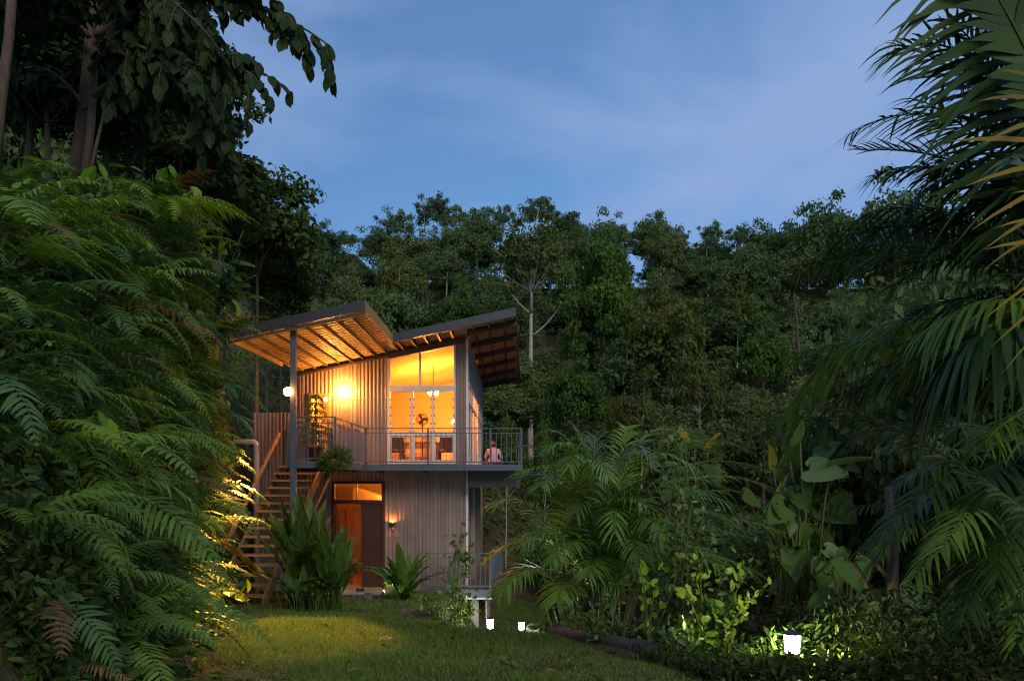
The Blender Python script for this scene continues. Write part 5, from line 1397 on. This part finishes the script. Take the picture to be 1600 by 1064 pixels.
rf([(1660, 430), (1520, 360), (1380, 350), (1235, 440)], (4.8, 5.3, 5.8, 6.2), 'palmdark', n=40, ll=.5, wd=.036, droop=.5, lift=.1, fwd=.6, rr=.014)
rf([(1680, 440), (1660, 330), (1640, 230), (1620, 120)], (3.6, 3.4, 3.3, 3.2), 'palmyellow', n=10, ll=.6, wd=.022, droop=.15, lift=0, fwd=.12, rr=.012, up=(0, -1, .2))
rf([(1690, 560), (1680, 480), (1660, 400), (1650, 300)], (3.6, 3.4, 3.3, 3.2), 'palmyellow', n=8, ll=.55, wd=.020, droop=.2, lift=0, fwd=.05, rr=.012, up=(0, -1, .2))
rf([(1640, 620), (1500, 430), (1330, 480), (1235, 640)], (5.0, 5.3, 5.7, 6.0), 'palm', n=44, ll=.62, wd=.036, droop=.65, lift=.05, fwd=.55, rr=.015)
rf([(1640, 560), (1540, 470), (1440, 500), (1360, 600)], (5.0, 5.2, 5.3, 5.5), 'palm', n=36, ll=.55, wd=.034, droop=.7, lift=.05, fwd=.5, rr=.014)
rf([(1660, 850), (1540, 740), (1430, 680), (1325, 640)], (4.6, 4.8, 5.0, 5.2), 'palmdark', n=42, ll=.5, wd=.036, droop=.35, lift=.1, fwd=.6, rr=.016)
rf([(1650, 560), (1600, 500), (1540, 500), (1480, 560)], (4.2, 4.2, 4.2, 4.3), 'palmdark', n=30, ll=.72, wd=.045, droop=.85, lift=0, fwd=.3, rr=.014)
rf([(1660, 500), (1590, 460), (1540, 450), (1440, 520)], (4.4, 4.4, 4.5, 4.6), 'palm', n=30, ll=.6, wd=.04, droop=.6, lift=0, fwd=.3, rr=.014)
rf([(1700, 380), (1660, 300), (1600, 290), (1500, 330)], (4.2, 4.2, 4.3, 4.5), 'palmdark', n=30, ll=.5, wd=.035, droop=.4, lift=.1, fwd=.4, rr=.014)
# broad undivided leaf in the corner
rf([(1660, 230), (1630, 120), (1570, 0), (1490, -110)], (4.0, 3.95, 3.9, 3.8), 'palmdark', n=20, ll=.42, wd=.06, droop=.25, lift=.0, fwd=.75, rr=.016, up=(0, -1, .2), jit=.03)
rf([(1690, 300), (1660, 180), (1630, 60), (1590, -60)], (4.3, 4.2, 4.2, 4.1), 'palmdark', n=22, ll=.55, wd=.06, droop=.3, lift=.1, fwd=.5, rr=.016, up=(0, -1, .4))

lp = thing('low_palm', 'dark shaded palm filling the right edge below the tall fronds', 'palm', P(1640, 1080, 6.5))
W('cane', MB().tube([P(1640, 1100, 6.5), P(1620, 800, 6.5), P(1610, 700, 6.4)], [.07, .06, .05], 8), M['cane'], lp, True)
W('cane', MB().tube([P(1560, 1100, 6.9), P(1550, 850, 6.9), P(1560, 720, 6.8)], [.05, .045, .04], 8), M['cane'], lp, True)
for i, (x, y, D) in enumerate([(1400, 760, 6.2), (1380, 840, 6.0), (1430, 900, 5.9), (1500, 640, 6.2), (1450, 700, 6.0), (1560, 900, 5.6), (1500, 980, 5.7), (1600, 820, 5.4), (1420, 800, 6.8), (1350, 900, 6.6), (1540, 780, 5.8), (1470, 860, 5.6), (1590, 1000, 5.6), (1380, 700, 7.0), (1570, 600, 6.4), (1500, 560, 6.8), (1620, 700, 5.6)]):
    tip = P(x, y, D); src = P(random.uniform(1570, 1640), random.uniform(700, 860), random.uniform(6.2, 6.8)); c1 = src.lerp(tip, .3) + Vector((0, 0, .45)); c2 = src.lerp(tip, .8) + Vector((0, 0, .22))
    palm_frond(lp, src, (c1, c2), tip, random.choice(['palmdark', 'palmdark', 'palm']), 32, random.uniform(.36, .5), .034, .45, .1, .5, .012)
# more fronds reaching in from the right edge
for i, (x, y, D, cy) in enumerate([(1325, 212, 4.5, 300), (1392, 92, 4.4, 260), (1430, 155, 4.3, 300), (1362, 275, 4.8, 330), (1455, 255, 4.6, 330), (1410, 330, 4.9, 380), (1500, 120, 4.2, 280), (1545, 45, 4.1, 250), (1480, 30, 4.3, 250),
                                   (1242, 430, 5.8, 440), (1300, 385, 5.4, 430), (1345, 340, 5.2, 410), (1230, 560, 5.8, 560), (1275, 660, 5.6, 590), (1335, 600, 5.3, 560), (1400, 450, 5.0, 470), (1385, 520, 5.0, 520), (1455, 400, 4.7, 450), (1485, 490, 4.6, 500),
                                   (1330, 690, 5.4, 650), (1420, 640, 4.9, 600), (1500, 600, 4.5, 560), (1540, 690, 4.4, 620), (1560, 380, 4.2, 420), (1570, 260, 4.0, 360)]):
    src = P(random.uniform(1640, 1700), cy + random.uniform(-10, 60), 4.7 + random.uniform(-.3, .3)); tip = P(x, y, D); rise = random.uniform(.12, .38)
    c1 = src.lerp(tip, .35) + Vector((0, 0, rise * 1.3)); c2 = src.lerp(tip, .78) + Vector((0, 0, rise))
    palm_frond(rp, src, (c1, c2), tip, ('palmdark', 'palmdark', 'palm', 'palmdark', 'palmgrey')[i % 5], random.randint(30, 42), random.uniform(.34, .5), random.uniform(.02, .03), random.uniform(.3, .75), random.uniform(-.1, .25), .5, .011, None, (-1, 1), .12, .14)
# dark trees closing the thicket at the right edge
for (px, D, yt, w_, lab) in [(1440, 12.0, 520, .75, 'dark thicket tree behind the long drooping palm frond'), (1530, 10.5, 420, .7, 'dark thicket tree at the right edge behind the palm crown'), (1610, 9.6, 300, .7, 'dark tall thicket tree cut by the right edge'), (1370, 13.5, 590, .7, 'low dark thicket tree above the forked trunk')]:
    X = (px - 800) * D / F; z0 = float(gz(X, D)) - .4; s_ = (E + (747 - yt) * D / F - z0) / 6.9; me = TREES['bushy'][0]
    t = thing('thicket_tree', lab, 'tree', (X, D, z0), px, 'thicket trees'); t.scale = (s_ * w_, s_ * w_, s_); link('trunk', me[0], t); link('crown', me[1], t)
# background palms deeper at right, to close the thicket
for j, (px, yb, D, lab) in enumerate([(1480, 960, 10.5, 'shadowed palm deep behind the low dark palm'), (1350, 900, 13.0, 'shadowed palm behind the forked trunk'), (1580, 900, 12.0, 'shadowed palm at the far right behind the thicket')]):
    p = P(px, yb, D); t = thing('thicket_palm', lab, 'palm', p, group='palms in the thicket')
    W('cane', MB().tube([p - Vector((0, 0, .8)), p + Vector((.05, 0, 1.0))], [.07, .05], 8), M['cane'], t, True)
    for i in range(16):
        q = i * 2.4; src = p + Vector((0, 0, random.uniform(.7, 1.1))); tip = src + Vector((1.5 * math.cos(q), 1.2 * math.sin(q), random.uniform(-.7, .8)))
        palm_frond(t, src, (src.lerp(tip, .3) + Vector((0, 0, .7)), src.lerp(tip, .8) + Vector((0, 0, .35))), tip, 'palmdark' if i % 3 else 'palm', 30, .5, .036, .45, .1, .5, .013)
# forked bare trunk
ft = thing('forked_trunk', 'pale bare forked trunk in the right thicket', 'tree', P(1408, 1075, 7.6))
W('trunk', MB().tube([P(1412, 1090, 7.6), P(1404, 1010, 7.6), P(1393, 930, 7.6), P(1395, 860, 7.65), P(1388, 760, 7.7)], [.085, .075, .065, .055, .04], 9), M['bark'], ft, True)
W('branch', MB().tube([P(1395, 975, 7.6), P(1370, 950, 7.55), P(1352, 910, 7.5), P(1335, 880, 7.5)], [.045, .04, .03, .02], 8), M['bark'], ft, True)
W('branch', MB().tube([P(1393, 910, 7.6), P(1370, 880, 7.5), P(1340, 862, 7.4)], [.03, .02, .01], 6), M['bark'], ft, True)

# bamboo-like grass shoots in the bottom right
for i, (px, y0, y1, D, bend) in enumerate([(1075, 1064, 840, 8.8, 0.05), (1215, 960, 730, 10.5, .05)]):
    t = thing('slender_stem', ('thin bare stem behind the lime shrub', 'thin dark stem rising through the heart leaves', 'short dark stem left of the lantern thicket')[i], 'stem', P(px, y0, D), group='slender stems')
    W('stem', MB().tube(bez([P(px, y0, D), P(px + 4, (y0 + y1) / 2, D), P(px - 6, y1, D)], 10), np.linspace(.014, .008, 10), 7), M['bark'], t, True)

# ---- log at the lawn edge
a0 = gpt(.53, 9.3, .03); b0 = gpt(1.62, 7.3, .02)
lg = thing('fallen_log', 'smooth purplish log lying along the lawn edge', 'log', a0)
ax = (b0 - a0)
ptsl = [a0 + ax * t_ for t_ in np.linspace(0, 1, 24)]
rl = [.105 + .006 * math.sin(i * 1.1) + (.012 if i in (8, 17) else 0) for i in range(24)]
W('stem', MB().tube(ptsl, rl, 14), M['log'], lg, True)
for t_ in (.33, .7):
    W('node_ring', MB().tube([a0 + ax * (t_ - .006), a0 + ax * (t_ + .006)], .122, 14), M['log'], lg, True)
lg2 = thing('fallen_log', 'short dark log end behind the small lanterns', 'log', P(835, 985, 12.0))
W('stem', MB().tube([P(830, 982, 12.2), P(885, 990, 11.2)], .09, 12), M['log'], lg2, True)

# ---- rocks
def rock(loc, s, label, seed):
    g = np.random.default_rng(seed); V, T = lathe([(.02, -1)] + [(math.cos(t_), math.sin(t_)) for t_ in np.linspace(-1.2, 1.2, 7)] + [(.02, 1)], 12)
    V = V * (1 + .22 * np.sin(V[:, :1] * 3 + seed) * np.cos(V[:, 1:2] * 3.3 + V[:, 2:3] * 2) + .08 * g.normal(size=(len(V), 1))) * np.array(s)
    o = link('rock', mesh_tris('rock', V, T, M['rock'])); o.location = loc; o.rotation_euler.z = g.random() * 6
    tag(o, label, 'rock', 'rocks at the lawn edge')
for i, (px, D, s, lab) in enumerate([(668, 12.6, (.28, .22, .15), 'mossy rock under the short leafy plants'), (690, 12.0, (.2, .16, .1), 'low rock in front of the bright ground spot'), (735, 11.6, (.34, .2, .1), 'flat rock below the concrete pier'), (780, 11.5, (.26, .2, .09), 'rock below the nearer small lantern'),
                                     (640, 12.8, (.18, .15, .09), 'small rock at the left end of the rock edging'), (603, 8.9, (.12, .08, .035), 'pale stone lying on the lawn'), (575, 17.6, (.16, .13, .13), 'brown coconut-sized rock beside the strap-leaf rosette'), (705, 11.7, (.13, .12, .07), 'pebble-like rock between two larger rocks')]):
    rock(ground_at_px(px, D) + Vector((0, 0, s[2] * .35)), s, lab, i + 3)
# gravel by the door
n = 2600; X = rng.uniform(-4.9, -3.0, n); Y = rng.uniform(17.5, 19.2, n); keep = ((X + 3.95) / .95) ** 2 + ((Y - 18.3) / .95) ** 2 < 1; X, Y = X[keep], Y[keep]; n = len(X)
V, T = scatter(OV, np.stack([X, Y, gz(X, Y) + .012], 1), rdir(n) * np.array([1, 1, .3]), rdir(n) * .5 + np.array([0, 0, 1]), .03 + .04 * rng.random(n), .03 + .03 * rng.random(n))
tag(link('gravel', mesh_tris('gravel', V, T, M['rock'])), 'patch of grey gravel in front of the doorstep', 'gravel', None, 'stuff')
# fallen sticks
for i, (px, D, L, rz) in enumerate([(330, 10.6, .45, .3), (300, 9.6, .35, -.4), (345, 10.0, .3, .1)]):
    g0 = ground_at_px(px, D); o = link('stick', MB().tube([(0, 0, .02), (L * .5, .02, .03), (L, 0, .015)], [.012, .014, .008], 6).mesh('stick', M['palebark'])); o.location = g0; o.rotation_euler.z = rz
    tag(o, ('long dry stick on the lawn below the stair foot', 'dry stick nearest the bank ferns', 'short dry stick on the amber lit grass')[i], 'stick', 'fallen sticks')

# ---- garden lamps
def lantern(px, py, D, w, h, mat, label, post=True):
    c = P(px, py, D); t = thing('garden_lantern', label, 'lamp', c, group='garden lanterns')
    V, T = lathe([(.001, -h / 2), (w * .42, -h / 2), (w * .5, h / 2), (.001, h / 2)], 4 if w > .13 else 12); 
    link('glass', mesh_tris('glass', V, T, mat), t)
    V, T = lathe([(.001, h / 2 + .004), (w * .56, h / 2 + .004), (w * .56, h / 2 + .02), (.001, h / 2 + .045)], 12); link('cap', mesh_tris('cap', V, T, M['black']), t)
    for q in range(4):
        qa = q * math.pi / 2 + (0 if w > .13 else .7); link('frame_bar', MB().bar((w * .44 * math.cos(qa), w * .44 * math.sin(qa), -h / 2), (w * .52 * math.cos(qa), w * .52 * math.sin(qa), h / 2 + .004), .008, .008).mesh('frame_bar', M['black']), t)
    gzz = float(gz(c.x, c.y)) - c.z
    if gzz < -h / 2: link('post', MB().tube([(0, 0, gzz - .1), (0, 0, -h / 2 - .003)], w * .3, 10).mesh('post', M['black']), t)
    return t
lantern(1238, 1005, 7.0, .155, .165, M['coolbig'], 'bright square lantern glowing beside the lime shrub')
lantern(766, 974, 12.6, .105, .15, M['cool'], 'round glowing bollard lantern below the deck pier')
lantern(815, 977, 14.0, .11, .13, M['cool'], 'small lantern on the grass slope right of the bollard')
def spotlight(loc, aim, label, s=.05):
    t = thing('ground_spot', label, 'lamp', loc, group='ground spots'); a_ = Vector(aim).normalized()
    link('housing', MB().tube([Vector((0, 0, 0)) - a_ * .1, Vector((0, 0, 0)), a_ * .02], [s * .8, s, s * 1.05], 12).mesh('housing', M['black']), t)
    link('lens', MB().tube([a_ * .021, a_ * .026], s * .85, 12).mesh('lens', M['spot']), t)
    link('spike', MB().tube([(0, 0, -.3), (0, 0, 0)], .012, 6).mesh('spike', M['black']), t)
spotlight(Vector((-1.25, 18.2, float(gz(-1.25, 18.2)) + .15)), (.15, .9, .55), 'white spot lamp under the sapling shining onto the deck pier', .06)
spotlight(ground_at_px(690, 13.6) + Vector((0, 0, .22)), (-.1, -.5, .6), 'small white spot lamp among the rocks', .02)
spotlight(Vector((-2.95, 17.6, float(gz(-2.95, 17.6)) + .2)), (.5, .2, .7), 'tiny white spot lamp left of the strap-leaf rosette', .02)
